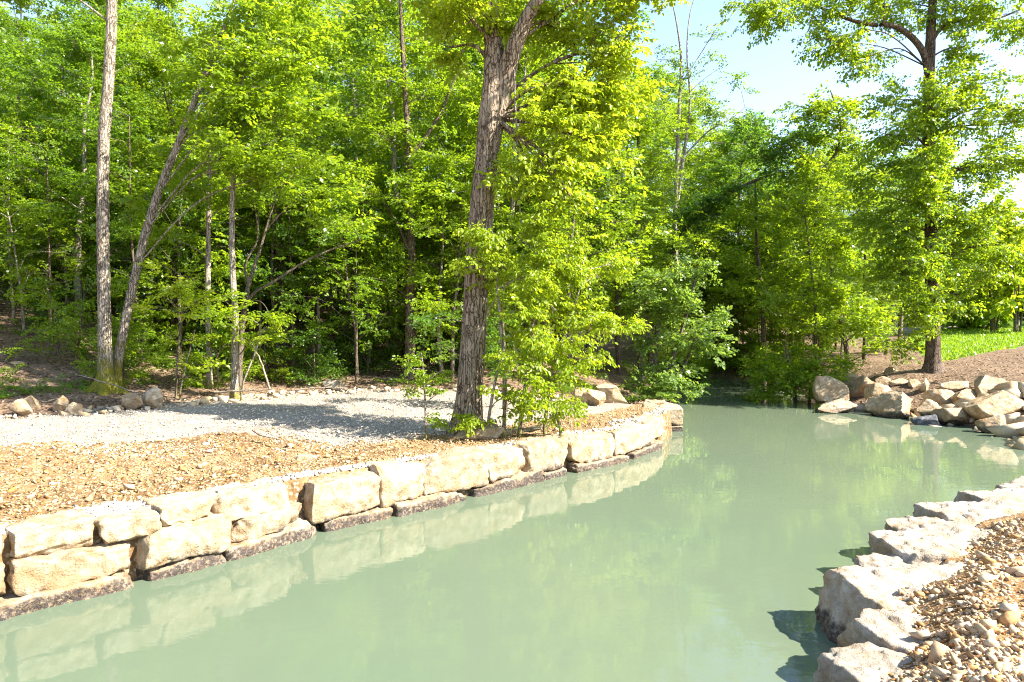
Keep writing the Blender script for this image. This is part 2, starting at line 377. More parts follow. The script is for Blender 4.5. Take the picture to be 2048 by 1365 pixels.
fd, fs = seg_dist(P2, ROADFRONT); fsd = np.where(fs > 0, fd, -fd) + wob
LAWN = [tuple(G(px, py, z)) for px, py, z in ((1868, 712, 1.45), (1960, 700, 1.5), (2060, 690, 1.55), (2300, 678, 1.65))] + [(60, 45), (60, 56), (33, 52), (27, 46), (22, 38)]
DRIVE = [(24, 46.5), (36, 55), (70, 62), (110, 68)]
zone = np.full(len(c), 0)                                  # 0 forest floor
zone[cl & (fsd < 0) & (cs_ > -.1) & (c[:, 1] < 18.2)] = 1  # dirt bank
zone[cl & (fsd >= 0) & (ch + wob < .25) & (cs_ > .3) & (c[:, 1] < 19.5)] = 2   # gravel track
rt = ~cl
zone[rt] = 3                                               # brown mulch
zone[rt & (c[:, 1] < 10.6) & (cs_ > -.1)] = 4              # rubble bank
zone[rt & inside(P2 + wob[:, None] * .8, LAWN)] = 5
dd, _ = seg_dist(P2, DRIVE); zone[rt & (dd < 2.4 + wob)] = 7
zone[(cs_ < .12 + .3 * np.abs(wob)) & (c[:, 1] > 10.5)] = 6
zone[cs_ <= -.1] = 6
names = ['forest_floor', 'dirt_bank', 'gravel_track', 'mulch_ground', 'rubble_bank', 'lawn', 'stream_bed', 'gravel_drive']
gm = ['litter', 'dirt', 'track', 'mulch', 'rubble_soil', 'lawn', 'wet_mud', 'track']
GROUND = {}
for k in range(8):
    q = GQ[zone == k]; u, inv = np.unique(q, return_inverse=True)
    me = mesh_np(names[k], GV[u], [inv.reshape(q.shape)], M[gm[k]])
    GROUND[names[k]] = tag(link(names[k], me), kind='structure')

wv = np.array([(-60, -60, 0), (60, -60, 0), (60, 80, 0), (-60, 80, 0)], float)
xs = np.linspace(-34, 14, 25); ys = np.linspace(-24, 54, 40)
X, Y = np.meshgrid(xs, ys, indexing='ij'); wv = np.stack([X.ravel(), Y.ravel(), 0 * X.ravel()], -1)
i, j = np.meshgrid(np.arange(24), np.arange(39), indexing='ij'); q = (i * 40 + j).ravel()
wq = np.stack([q, q + 40, q + 41, q + 1], -1)
keep = np.abs(seg_dist(wv[wq].mean(1)[:, :2], WATER, True)[0]) * np.where(inside(wv[wq].mean(1)[:, :2], WATER), -1, 1) < 2.6
tag(link('creek_water', mesh_np('creek_water', wv, [wq[keep]], M['water'])), kind='structure')

# ------------------------------------------------------------------ rocks
def rock_box(L, D, Hh, seed, rnd=.12, rough=.035, n=(28, 12, 12)):
    """squared quarry block, front at y=0, base at z=0, x centred"""
    vs = {}; quads = []
    def vid(a, b_, c_):
        k = (a, b_, c_)
        if k not in vs: vs[k] = len(vs)
        return vs[k]
    nx, ny, nz = n
    for a in range(nx):
        for b_ in range(ny):
            quads.append((vid(a, b_, 0), vid(a, b_+1, 0), vid(a+1, b_+1, 0), vid(a+1, b_, 0)))
            quads.append((vid(a, b_, nz), vid(a+1, b_, nz), vid(a+1, b_+1, nz), vid(a, b_+1, nz)))
    for a in range(nx):
        for c_ in range(nz):
            quads.append((vid(a, 0, c_), vid(a+1, 0, c_), vid(a+1, 0, c_+1), vid(a, 0, c_+1)))
            quads.append((vid(a, ny, c_), vid(a, ny, c_+1), vid(a+1, ny, c_+1), vid(a+1, ny, c_)))
    for b_ in range(ny):
        for c_ in range(nz):
            quads.append((vid(0, b_, c_), vid(0, b_, c_+1), vid(0, b_+1, c_+1), vid(0, b_+1, c_)))
            quads.append((vid(nx, b_, c_), vid(nx, b_+1, c_), vid(nx, b_+1, c_+1), vid(nx, b_, c_+1)))
    g = np.array(list(vs.keys()), float) / np.array(n) * 2 - 1
    g = np.sign(g) * np.abs(g) ** .8                         # crowd the grid toward the arrises
    half = np.array([L, D, Hh]) / 2
    V = g * half
    r = rnd * min(Hh, D) * .9
    core = np.clip(V, -(half - r), half - r); dv = V - core; ln = np.linalg.norm(dv, axis=1, keepdims=True)
    nrm = np.where(ln > 1e-6, dv / np.maximum(ln, 1e-6), 0)
    V = core + nrm * r
    rg = np.random.default_rng(seed)
    # knocked corners and slanting ends
    for _ in range(7):
        d = rg.normal(size=3) * np.array([1, .8, .9]); d /= np.linalg.norm(d)
        lim = (np.abs(d) @ half) * rg.uniform(.70, .94)
        e = V @ d - lim; V = V - np.maximum(e, 0)[:, None] * d * .9
    sh = rg.uniform(-.12, .12); V[:, 0] += V[:, 2] * sh
    V[:, 2] *= 1 + rg.uniform(-.12, .12) * V[:, 0] / half[0]
    p = V * 1.0 + seed * 7.31
    nd = V / half; nd /= np.maximum(np.linalg.norm(nd, axis=1, keepdims=True), 1e-6)
    ridge = 1 - 2 * np.abs(fbm(p * np.array([5., 5., 9.]), seed + 8, 3))
    V = V + nd * (rough * 1.3 * fbm(p * 2.6, seed, 3) + rough * .8 * fbm(p * 8.0, seed + 5, 3) + rough * .55 * ridge * (ridge > .2) + rough * .5 * fbm(p * 22.0, seed + 6, 2))[:, None]
    V += np.array([0, D / 2, Hh / 2])
    return V, np.array(quads)

def ico(sub):
    bm = bmesh.new(); bmesh.ops.create_icosphere(bm, subdivisions=sub, radius=1)
    V = np.array([v.co[:] for v in bm.verts]); T = np.array([[v.index for v in f.verts] for f in bm.faces]); bm.free(); return V, T
ICO4, ICO3 = ico(5), ico(4)
def boulder(rx, ry, rz, seed, big=True, cuts=13, rough=.05):
    V, T = ICO4 if big else ICO3
    V = V.copy(); rg = np.random.default_rng(seed)
    for _ in range(cuts):
        d = rg.normal(size=3); d /= np.linalg.norm(d)
        e = V @ d - rg.uniform(.42, .80); V = V - np.maximum(e, 0)[:, None] * d
    n = V / np.linalg.norm(V, axis=1, keepdims=True)
    V = V + n * (.07 * fbm(V * 1.3 + seed, seed, 2) + rough * 1.3 * fbm(V * 3.5 + seed, seed + 3, 4) + .035 * (np.abs(fbm(V * np.array([5., 5., 14.]) + seed, seed + 9, 3)) - .3))[:, None]
    V = V / np.abs(V).max(0)
    return V * np.array([rx, ry, rz]), T

def add_wall(name, label, cat, curve, specs, mat, seed0, flip=False):
    """specs: (px0, px1, z0, z1, setback, depth)"""
    curve = np.asarray(curve, float)
    # dense samples by arc length
    seg = np.linalg.norm(np.diff(curve, axis=0), axis=1); cum = np.concatenate([[0], np.cumsum(seg)])
    t = np.linspace(0, cum[-1], 1600); S = np.stack([np.interp(t, cum, curve[:, 0]), np.interp(t, cum, curve[:, 1])], -1)
    k = 21; pad = np.pad(S, ((k, k), (0, 0)), 'edge'); S = np.stack([np.convolve(pad[:, a], np.ones(2*k+1) / (2*k+1), 'valid') for a in (0, 1)], -1)
    ok = S[:, 1] > 1.0
    PX = np.where(ok, 1024 + S[:, 0] / np.maximum(S[:, 1], .1) * F, -9999)
    if not flip: PX = np.maximum.accumulate(PX)
    root = thing(name, label, cat, (float(curve[3][0]), float(curve[3][1]), 0))
    off = np.array([curve[3][0], curve[3][1], 0])
    for n_, (a, b_, z0, z1, sb, dp) in enumerate(specs):
        if isinstance(a, tuple): A_, B_ = np.array(a, float), np.array(b_, float)
        else:
            ia, ib = np.searchsorted(PX, a), min(np.searchsorted(PX, b_), len(S) - 1); A_, B_ = S[ia], S[ib]
        ctr = (A_ + B_) / 2; tv = B_ - A_; L = np.linalg.norm(tv); tv /= L
        nv = np.array([-tv[1], tv[0]])                       # into the bank
        V, Q = rock_box(L * (.975 if z0 < 0 else RNG.uniform(.935, .965)), dp, z1 - z0, seed0 + n_ * 3, RNG.uniform(.05, .12), .04)
        me = mesh_np('block', V, [Q], mat)
        yaw = math.atan2(tv[1], tv[0]) + RNG.uniform(-.06, .06)
        if z0 > 0: sb = sb + RNG.uniform(-.035, .045)
        loc = np.array([ctr[0] + nv[0] * sb, ctr[1] + nv[1] * sb, z0]) - off
        o = link('block', me, root, tuple(loc), (RNG.uniform(-.02, .02), RNG.uniform(-.015, .015), yaw))
    return root
LW = [ # waterline course
 (-170, 275, -.30, .14, .0, .55), (277, 447, -.3, .12, .03, .5), (447, 642, -.3, .16, .0, .55), (650, 785, -.3, .14, .02, .5), (790, 937, -.3, .15, .0, .55),
 (939, 1087, -.3, .14, .0, .5), (1090, 1135, -.3, .10, .02, .4), (1137, 1266, -.3, .11, .0, .5), (1268, 1326, -.3, .12, .02, .5), (1322, 1368, -.3, .16, .04, .6),
 # middle course
 (-190, 4, .15, .44, .06, .55), (8, 258, .145, .43, .05, .55), (260, 470, .13, .49, .03, .55), (466, 609, .165, .40, .05, .5),
 # top course
 (-230, -8, .45, .70, .16, .5), (0, 190, .44, .72, .15, .5), (196, 325, .45, .68, .17, .45), (327, 447, .50, .72, .15, .5), (440, 603, .41, .68, .10, .5),
 (613, 765, .15, .62, .05, .55), (765, 853, .155, .66, .08, .5), (853, 985, .16, .67, .07, .55), (978, 1057, .15, .63, .09, .5), (1057, 1146, .145, .62, .08, .5),
 (1147, 1238, .12, .59, .08, .5), (1239, 1318, .12, .55, .10, .5), (1316, 1347, .17, .56, .16, .5), (1344, 1369, .17, .54, .12, .5)]
left_wall = add_wall('retaining_wall', 'long curving wall of pale squared limestone blocks along the left bank', 'wall', WALL + [(4.25, 17.0), (4.2, 17.9), (4.3, 18.6)], LW, M['block'], 100)
for a, b_ in (((4.12, 16.4), (4.18, 17.25)), ((4.15, 17.2), (4.05, 17.95))):     # the wall's far end
    tv = np.array(b_) - np.array(a); L = np.linalg.norm(tv); V, Q = rock_box(L, .5, .42, 900 + int(a[1] * 10), .12)
    ctr = (np.array(a) + np.array(b_)) / 2
    for z0 in (-.3, .13):
        link('block', mesh_np('block', V, [Q], M['block']), left_wall, (ctr[0] - left_wall.location[0], ctr[1] - left_wall.location[1], z0), (0, 0, math.atan2(tv[1], tv[0])))

# near bank: blocks whose noses step out over the water (x, y of the nose, length into bank, width)
near_wall = thing('retaining_wall', 'low wall of rough grey limestone blocks edging the rubble bank at right', 'wall', (2.5, 5.5, 0))
NB = [(2.66, 5.60, 1.5, .92, .56, 4), (2.52, 4.86, 1.5, .74, .55, 6), (2.04, 4.26, 1.5, .74, .50, 10), (1.62, 3.68, 1.5, .70, .52, 8), (1.15, 3.0, 1.4, .75, .52, 30), (.5, 2.25, 1.4, .7, .52, 35),
      (3.12, 6.26, 1.3, .66, .46, 10), (3.76, 6.86, 1.4, .72, .52, 4), (4.22, 7.44, 1.3, .70, .45, 12), (4.98, 8.02, 1.6, .76, .52, 10), (5.82, 8.57, 1.5, .8, .47, 22), (6.8, 9.05, 1.5, .9, .46, 32), (7.9, 9.55, 1.4, .9, .42, 36)]
def block_top(x, y):
    """top of the near wall's blocks under a point, or a low value"""
    out = np.full(len(x), -9.0)
    for bx, by, L, D, zt, rz in NB:
        a = math.radians(rz); dx, dy = x - bx - .1, y - by; u = dx * math.cos(a) + dy * math.sin(a); v = -dx * math.sin(a) + dy * math.cos(a)
        m_ = (u > .12) & (u < L) & (np.abs(v) < D / 2 - .06); out[m_] = np.maximum(out[m_], zt - .095)
    return out
for k, (x, y, L, D, zt, rz) in enumerate(NB):
    V, Q = rock_box(L, D, zt + .45, 300 + k * 7, .05, .05, (44, 26, 24)); V[:, 0] += L / 2; V[:, 1] -= D / 2
    link('block', mesh_np('block', V, [Q], M['grey_block']), near_wall, (x - 2.5 + .08, y - 5.5, -.53), (RNG.uniform(-.03, .03), RNG.uniform(-.02, .03), math.radians(rz)))

# boulder heap on the far right shore: (x0, y0, x1, y1, distance, seed, mat, label)
BO = [
 (1638, 757, 1714, 808, 20.5, 1, 'boulder', 'large tan boulder at the left end of the heap, above the low white one'),
 (1700, 750, 1760, 804, 20.8, 2, 'boulder', 'rounded pitted boulder second from the left in the upper heap'),
 (1638, 797, 1724, 830, 19.8, 3, 'block', 'low white boulder lying in the water at the heap\'s left end'),
 (1730, 770, 1796, 830, 19.8, 4, 'boulder', 'upright brown boulder between the low white one and the big wedge at the water'),
 (1757, 780, 1850, 842, 18.8, 5, 'boulder', 'big grey wedge-shaped boulder with its foot in the water'),
 (1771, 735, 1809, 765, 22.2, 6, 'boulder', 'pointed tan boulder standing highest on the heap'),
 (1754, 752, 1786, 775, 21.4, 7, 'block', 'small pale boulder below the highest pointed one'),
 (1782, 758, 1822, 778, 21.0, 8, 'block', 'flat white slab lying below the highest pointed boulder'),
 (1814, 761, 1846, 784, 20.6, 9, 'boulder', 'small tan boulder leaning left against an upright stone'),
 (1841, 759, 1862, 794, 20.2, 10, 'boulder', 'narrow upright stone in the middle of the heap'),
 (1853, 749, 1877, 769, 21.6, 11, 'block', 'small square pale stone at the back of the heap below the big tree'),
 (1860, 763, 1894, 782, 20.5, 12, 'block', 'small oblong stone beside the narrow upright stone'),
 (1826, 751, 1850, 766, 21.9, 13, 'boulder', 'smallest rounded stone at the back, left of the big tree trunk'),
 (1891, 757, 1918, 777, 20.8, 14, 'boulder', 'small tan stone just behind the long slanted slab'),
 (1893, 758, 1966, 790, 19.8, 15, 'block', 'long slanted tan slab lying across the middle of the heap'),
 (1951, 750, 2024, 816, 18.7, 16, 'block', 'tall white boulder with a rounded top, right of the slanted slab'),
 (1856, 780, 1919, 812, 19.1, 17, 'boulder', 'brown boulder in shade under the long slanted slab'),
 (1916, 781, 1966, 820, 18.6, 18, 'boulder', 'dark rounded boulder under the tall white one'),
 (1840, 803, 1898, 842, 18.1, 19, 'boulder', 'tan boulder lying behind the black wet stone'),
 (1884, 807, 1962, 856, 17.4, 20, 'boulder', 'long brown boulder slanting down to the water right of the black stone'),
 (1956, 775, 2066, 846, 16.9, 21, 'boulder', 'largest grey boulder, cut by the right edge of the picture'),
 (1834, 829, 1897, 856, 17.4, 22, 'dark_boulder', 'black wet stone half sunk at the water\'s edge'),
 (1970, 832, 2022, 868, 16.1, 23, 'boulder', 'small brown boulder on wet mud in front of the largest grey one'),
 (2006, 756, 2044, 780, 19.8, 24, 'block', 'pale stone behind the tall white boulder at the right edge'),
 (1927, 747, 1976, 765, 21.2, 25, 'block', 'pale flat stone at the back of the heap behind the tall white boulder'),
 (1682, 742, 1727, 763, 22.2, 26, 'boulder', 'flat brown stone at the back left corner of the heap'),
 (1186, 764, 1264, 812, 17.9, 27, 'boulder', 'large tan boulder on the left bank beside the creek shrubs'),
 (1140, 778, 1200, 810, 17.4, 28, 'boulder', 'low grey boulder left of the large one behind the yellow sapling'),
 (1168, 782, 1222, 808, 17.2, 29, 'boulder', 'brown wedge of rock between two boulders behind the yellow sapling'),
 (234, 786, 278, 820, 14.7, 30, 'block', 'white boulder at the track edge just right of the mossy twin trunks'),
 (274, 776, 320, 814, 14.9, 31, 'block', 'taller white boulder next to another at the track edge'),
 (18, 801, 56, 832, 13.6, 32, 'block', 'round pale boulder at the far left edge of the track'),
 (46, 789, 74, 808, 14.2, 33, 'block', 'small pale stone behind the round boulder at far left'),
 (104, 793, 130, 810, 14.2, 34, 'boulder', 'small tan stone between far left boulder and mossy trunks'),
 (130, 800, 160, 814, 14.0, 35, 'block', 'flat white stone left of the mossy trunks at the track edge'),
 (636, 761, 692, 781, 18.8, 36, 'grey_block', 'long flat grey rock at the back edge of the track'),
 (912, 850, 1008, 872, 12.0, 37, 'block', 'flat pale slab lying at the foot of the big oak'),
 (576, 912, 630, 944, 9.9, 39, 'block', 'single white stone lying on the dirt above the block wall'),
 (0, 724, 42, 738, 17.5, 40, 'boulder', 'flat layered rock outcrop at the far left of the slope'),
]
for x0, y0, x1, y1, d, sd, mt, lab in BO:
    c3 = W((x0 + x1) / 2, (y0 + y1) / 2, d); rx = (x1 - x0) / 2 * d / F; rz = (y1 - y0) / 2 * d / F
    ry = min(rx, max(rz * 1.5, rx * .7)) * .9
    zb = zat(c3[0], c3[1] + 0.0)
    low = c3[2] - rz
    if zb > -.1 and low > zb - .03:                        # settle onto the ground
        top = c3[2] + rz; low = zb - .06; c3[2] = (top + low) / 2; rz = (top - low) / 2
    V, T = boulder(rx * 1.12, ry * 1.1, rz * 1.12, sd * 13 + 5, rx * F / d > 22, 12 if sd not in (15, 36, 37, 8) else 8)
    V[:, 2] += rz
    o = link('boulder', mesh_np('boulder', V, [T], M[mt]), None, (c3[0], c3[1] + ry * .5, c3[2] - rz), (0, 0, 0))
    tag(o, lab, 'boulder' if (x1 - x0) > 34 else 'stone')
V, T = boulder(.24, .16, .05, 777, False, 8); V[:, 2] += .0
c3 = W(1063, 846, 12.7)
tag(link('stone_slab', mesh_np('stone_slab', V, [T], M['block']), None, (c3[0], c3[1], zat(c3[0], c3[1]) + .1), (0, -.28, .2)), 'tilted thin slab leaning up right of the big oak\'s foot', 'stone')

# ------------------------------------------------------------------ loose stones
def hulls(n, seed, flat=.55):
    out = []; rg = np.random.default_rng(seed)
    for _ in range(n):
        pts = np.array([(a, b_, c_) for a in (-1, 1) for b_ in (-1, 1) for c_ in (-1, 1)], float) * rg.uniform(.35, .95, (8, 3))
        pts[:, 0] += pts[:, 2] * rg.uniform(-.3, .3); pts = np.vstack([pts, rg.normal(size=(2, 3)) * .55])
        pts *= np.array([1.15, rg.uniform(.6, .95), flat * rg.uniform(.8, 1.5)])
        bm = bmesh.new()
        for p_ in pts: bm.verts.new(p_)
        r = bmesh.ops.convex_hull(bm, input=bm.verts)
        bmesh.ops.delete(bm, geom=[v for v in bm.verts if not v.link_faces], context='VERTS')
        bmesh.ops.triangulate(bm, faces=bm.faces); bmesh.ops.recalc_face_normals(bm, faces=bm.faces)
        bm.verts.index_update()
        out.append((np.array([v.co[:] for v in bm.verts]), np.array([[v.index for v in f.verts] for f in bm.faces]))); bm.free()
    return out
HULL = hulls(16, 5)
STONE_ME = {}
def stone_mesh(k, mat):
    if (k, mat) not in STONE_ME:
        V, T = HULL[k]; STONE_ME[k, mat] = mesh_np('stone', V, [T], M[mat], False)
    return STONE_ME[k, mat]
def single_stones(parent, xy, size, mat, sink=.3):
    z, *_ = land(xy[:, 0], xy[:, 1])
    for k in range(len(xy)):
        s_ = size[k]
        link('stone', stone_mesh(int(RNG.integers(16)), mat), parent, (xy[k, 0], xy[k, 1], z[k] + s_ * sink), (RNG.uniform(-.3, .3), RNG.uniform(-.3, .3), RNG.uniform(0, 6.28)), (s_, s_, s_ * RNG.uniform(.8, 1.1)))
def gravel(name, parent, xy, size, mat, sink=.2, group=None, zoff=0, blocks=False):
    z, *_ = land(xy[:, 0], xy[:, 1]); mb = MB()
    if blocks: z = np.maximum(z, block_top(xy[:, 0], xy[:, 1]))
    kk = RNG.integers(16, size=len(xy)); yaw = RNG.uniform(0, 6.28, len(xy)); tl = RNG.uniform(-.5, .5, (len(xy), 2))
    for k in range(16):
        m_ = kk == k
        if not m_.any(): continue
        V, T = HULL[k]; n = m_.sum(); v = V[None] * size[m_][:, None, None] * RNG.uniform(.8, 1.2, (n, 1, 3))
        v[..., 2] += v[..., 0] * tl[m_, 0, None] + v[..., 1] * tl[m_, 1, None]
        ca, sa = np.cos(yaw[m_])[:, None], np.sin(yaw[m_])[:, None]
        w = np.stack([v[..., 0] * ca - v[..., 1] * sa + xy[m_, 0, None], v[..., 0] * sa + v[..., 1] * ca + xy[m_, 1, None], v[..., 2] + (z[m_] + size[m_] * sink + zoff)[:, None]], -1)
        t = T[None] + (np.arange(n) * len(V))[:, None, None]
        mb.add(w.reshape(-1, 3), None, t.reshape(-1, 3), ta=np.repeat(RNG.uniform(0, 1, n), len(T)))
    o = link(name, mb.mesh(name, M[mat], False), parent); o['kind'] = 'stuff'; return o
def scatter(n, test, dmin, dmax, a0=-40, a1=40, power=1.0):
    out = []; tot = 0
    while tot < n:
        m_ = n * 3; r = dmin * (dmax / dmin) ** RNG.uniform(0, 1, m_); a = np.radians(RNG.uniform(a0, a1, m_))
        x, y = r * np.sin(a), r * np.cos(a); z, s, lf, h = land(x, y); ok = test(x, y, z, s, lf, h)
        out.append(np.stack([x[ok], y[ok]], -1)); tot += ok.sum()
        if not ok.any(): break
    return np.concatenate(out)[:n]
def front(x, y):
    d, s_ = seg_dist(np.stack([x, y], -1), ROADFRONT); return np.where(s_ > 0, d, -d)
near_ok = lambda x, y, z, s, lf, h: (~lf) & (s > .52 + .35 * fbm2(x, y, 1.3, 33)) & (y < 10.4)
dirt_ok = lambda x, y, z, s, lf, h: lf & (s > .75) & (front(x, y) < .15 + 1.6 * fbm2(x, y, .7, 35)) & (y < 17.8)
track_ok = lambda x, y, z, s, lf, h: lf & (front(x, y) > -.2 + 2.2 * fbm2(x, y, .6, 36)) & (h < .5) & (s > .5) & (y < 19.5)
back_ok = lambda x, y, z, s, lf, h: lf & (s > .38) & (s < .62 + .6 * np.clip(fbm2(x, y, .9, 31) + .15, 0, 1)) & (y < 17.4)
edge_ok = lambda x, y, z, s, lf, h: lf & (h > -.45) & (h < .35) & (y < 19.5) & (x < 1.5)
xy = scatter(300, near_ok, 3.2, 9, 12, 44); sz = .022 + .042 * RNG.random(300) ** 2.4 + .035 * (RNG.random(300) > .95)
single_stones(GROUND['rubble_bank'], xy, sz, 'rubble')
patchy_ok = lambda x, y, z, s, lf, h: near_ok(x, y, z, s, lf, h) & (fbm2(x, y, 1.1, 51) + .5 * fbm2(x, y, 4.0, 52) + .35 * RNG.normal(size=len(x)) > -.02)
xy = scatter(13000, patchy_ok, 2.6, 11, 12, 50); gravel('rubble', GROUND['rubble_bank'], xy, .003 + .026 * RNG.random(13000) ** 3.4, 'rubble')
ledge_ok = lambda x, y, z, s, lf, h: (~lf) & (s < 1.1) & (y < 10.4) & (block_top(x, y) > 0) & (fbm2(x, y, 1.6, 41) + 1.1 * (s - .42) > 0)
xy = scatter(3200, ledge_ok, 2.6, 11, 12, 50); gravel('ledge_chips', GROUND['rubble_bank'], xy, .005 + .03 * RNG.random(len(xy)) ** 2.4, 'rubble', .15, blocks=True)
xy = scatter(130, dirt_ok, 5.5, 17, -40, 12); single_stones(GROUND['dirt_bank'], xy, .024 + .045 * RNG.random(130) ** 3, 'rubble', .2)
xy = scatter(12000, dirt_ok, 5.5, 18, -42, 14); gravel('dirt_clods', GROUND['dirt_bank'], xy, .005 + .022 * RNG.random(12000) ** 2.6, 'chips')
xy = scatter(4200, back_ok, 5.5, 17.5, -42, 15); gravel('white_gravel', GROUND['dirt_bank'], xy, .010 + .024 * RNG.random(4200) ** 1.5, 'white_gravel', .5)
xy = scatter(7000, track_ok, 8, 19.5, -42, 10); gravel('gravel', GROUND['gravel_track'], xy, .010 + .018 * RNG.random(7000) ** 2, 'white_gravel')
xy = scatter(170, edge_ok, 9, 19.5, -40, 4); single_stones(GROUND['gravel_track'], xy, .05 + .09 * RNG.random(170) ** 2, 'edge_rock', .3)
heap_ok = lambda x, y, z, s, lf, h: (~lf) & (s > -.1) & (s < 3) & (y > 14) & (y < 23) & (x > 9)
xy = scatter(260, heap_ok, 14, 23, 22, 42); single_stones(GROUND['mulch_ground'], xy[:240], .09 + .27 * RNG.random(240) ** 2, 'edge_rock', .35)

# ------------------------------------------------------------------ foliage tools
def tube(mb, path, rad, sides=8, bumpy=0.0, seed=0, cap=True, flare=0.0):
    P_ = np.asarray(path, float); r = np.asarray(rad, float); n = len(P_)
    tan = np.gradient(P_, axis=0); tan /= np.maximum(np.linalg.norm(tan, axis=1, keepdims=True), 1e-9)
    ref = np.array([1., 0, 0]) if abs(tan[0, 0]) < .8 else np.array([0, 1., 0])
    u = ref - tan * (tan @ ref)[:, None]; u /= np.maximum(np.linalg.norm(u, axis=1, keepdims=True), 1e-9); v = np.cross(tan, u)
    a = np.linspace(0, 2 * np.pi, sides, endpoint=False)
    rr = np.repeat(r[:, None], sides, 1)
    if bumpy:
        q = np.stack([np.cos(a)[None] * 1.2 * np.ones((n, 1)), np.sin(a)[None] * 1.2 * np.ones((n, 1)), np.repeat(P_[:, 2:3], sides, 1) * .9], -1)
        rr = rr * (1 + bumpy * fbm(q * 1.6 + seed, seed, 3) + bumpy * .55 * fbm(q * np.array([5.5, 5.5, 1.6]) + seed, seed + 4, 2))
    if flare:
        t = np.clip(1 - (P_[:, 2] - P_[0, 2]) / .55, 0, 1)[:, None]
        rr = rr * (1 + flare * t ** 2 * (1 + .7 * np.cos(a * 5 + seed)[None]))
    V = P_[:, None] + rr[..., None] * (np.cos(a)[None, :, None] * u[:, None] + np.sin(a)[None, :, None] * v[:, None])
    i, j = np.meshgrid(np.arange(n - 1), np.arange(sides), indexing='ij')
    q = np.stack([i * sides + j, i * sides + (j + 1) % sides, (i + 1) * sides + (j + 1) % sides, (i + 1) * sides + j], -1).reshape(-1, 4)
    mb.add(V.reshape(-1, 3), q)
def smooth_path(pts, rad, step):
    P_ = np.asarray(pts, float); r = np.asarray(rad, float)
    seg = np.linalg.norm(np.diff(P_, axis=0), axis=1); cum = np.concatenate([[0], np.cumsum(seg)])
    n = max(3, int(cum[-1] / step)); t = np.linspace(0, cum[-1], n)
    # catmull-rom through the points
    out = np.empty((n, 3)); k = np.clip(np.searchsorted(cum, t, 'right') - 1, 0, len(P_) - 2)
    Pp = np.vstack([2 * P_[0] - P_[1], P_, 2 * P_[-1] - P_[-2]]); u = ((t - cum[k]) / np.maximum(seg[k], 1e-9))[:, None]
    p0, p1, p2, p3 = Pp[k], Pp[k + 1], Pp[k + 2], Pp[k + 3]
    out = .5 * (2 * p1 + (p2 - p0) * u + (2 * p0 - 5 * p1 + 4 * p2 - p3) * u ** 2 + (3 * p1 - p0 - 3 * p2 + p3) * u ** 3)
    return out, np.interp(t, cum, r)

def make_spray(seed, n_side=5, per=5, leaf=.17, droop=.25):
    rg = np.random.default_rng(seed); B = []; D = []
    tw = [((0, 0, 0), (1, 0, 0), 1.0)]
    for k in range(n_side):
        t = .15 + .75 * k / n_side; sgn = 1 if k % 2 else -1; a = sgn * rg.uniform(.6, 1.1)
        tw.append(((t, 0, -.1 * t * t), (math.cos(a), math.sin(a), rg.uniform(-.3, .15)), rg.uniform(.35, .62) * (1.1 - .4 * t)))
    for o, d, L in tw:
        o = np.array(o); d = np.array(d)
        for j in range(per):
            t = (j + rg.uniform(.3, 1)) / per; pos = o + d * L * t + np.array([0, 0, -.12 * (L * t) ** 2])
            sgn = 1 if j % 2 else -1; a = sgn * rg.uniform(.4, 1.2) * (0 if j == per - 1 else 1)
            dd = np.array([d[0] * math.cos(a) - d[1] * math.sin(a), d[0] * math.sin(a) + d[1] * math.cos(a), d[2] - droop * rg.uniform(0, 1.6)])
            B.append(pos + rg.normal(size=3) * .025); D.append(dd / np.linalg.norm(dd))
    B = np.array(B); D = np.array(D); n = len(B)
    nm = np.array([0, 0, 1.0]) + rg.normal(size=(n, 3)) * .62; nm -= D * (nm * D).sum(1, keepdims=True); nm /= np.linalg.norm(nm, axis=1, keepdims=True)
    return B, D, nm, leaf * rg.uniform(.55, 1.3, n)
SPRAYS = {'std': [make_spray(k, 5, 5, .19) for k in range(7)], 'big': [make_spray(40 + k, 5, 5, .20, .5) for k in range(6)],
          'fine': [make_spray(80 + k, 6, 6, .135, .2) for k in range(6)], 'droop': [make_spray(120 + k, 5, 6, .18, .8) for k in range(6)],
          'far': [make_spray(160 + k, 3, 4, .36, .3) for k in range(6)]}
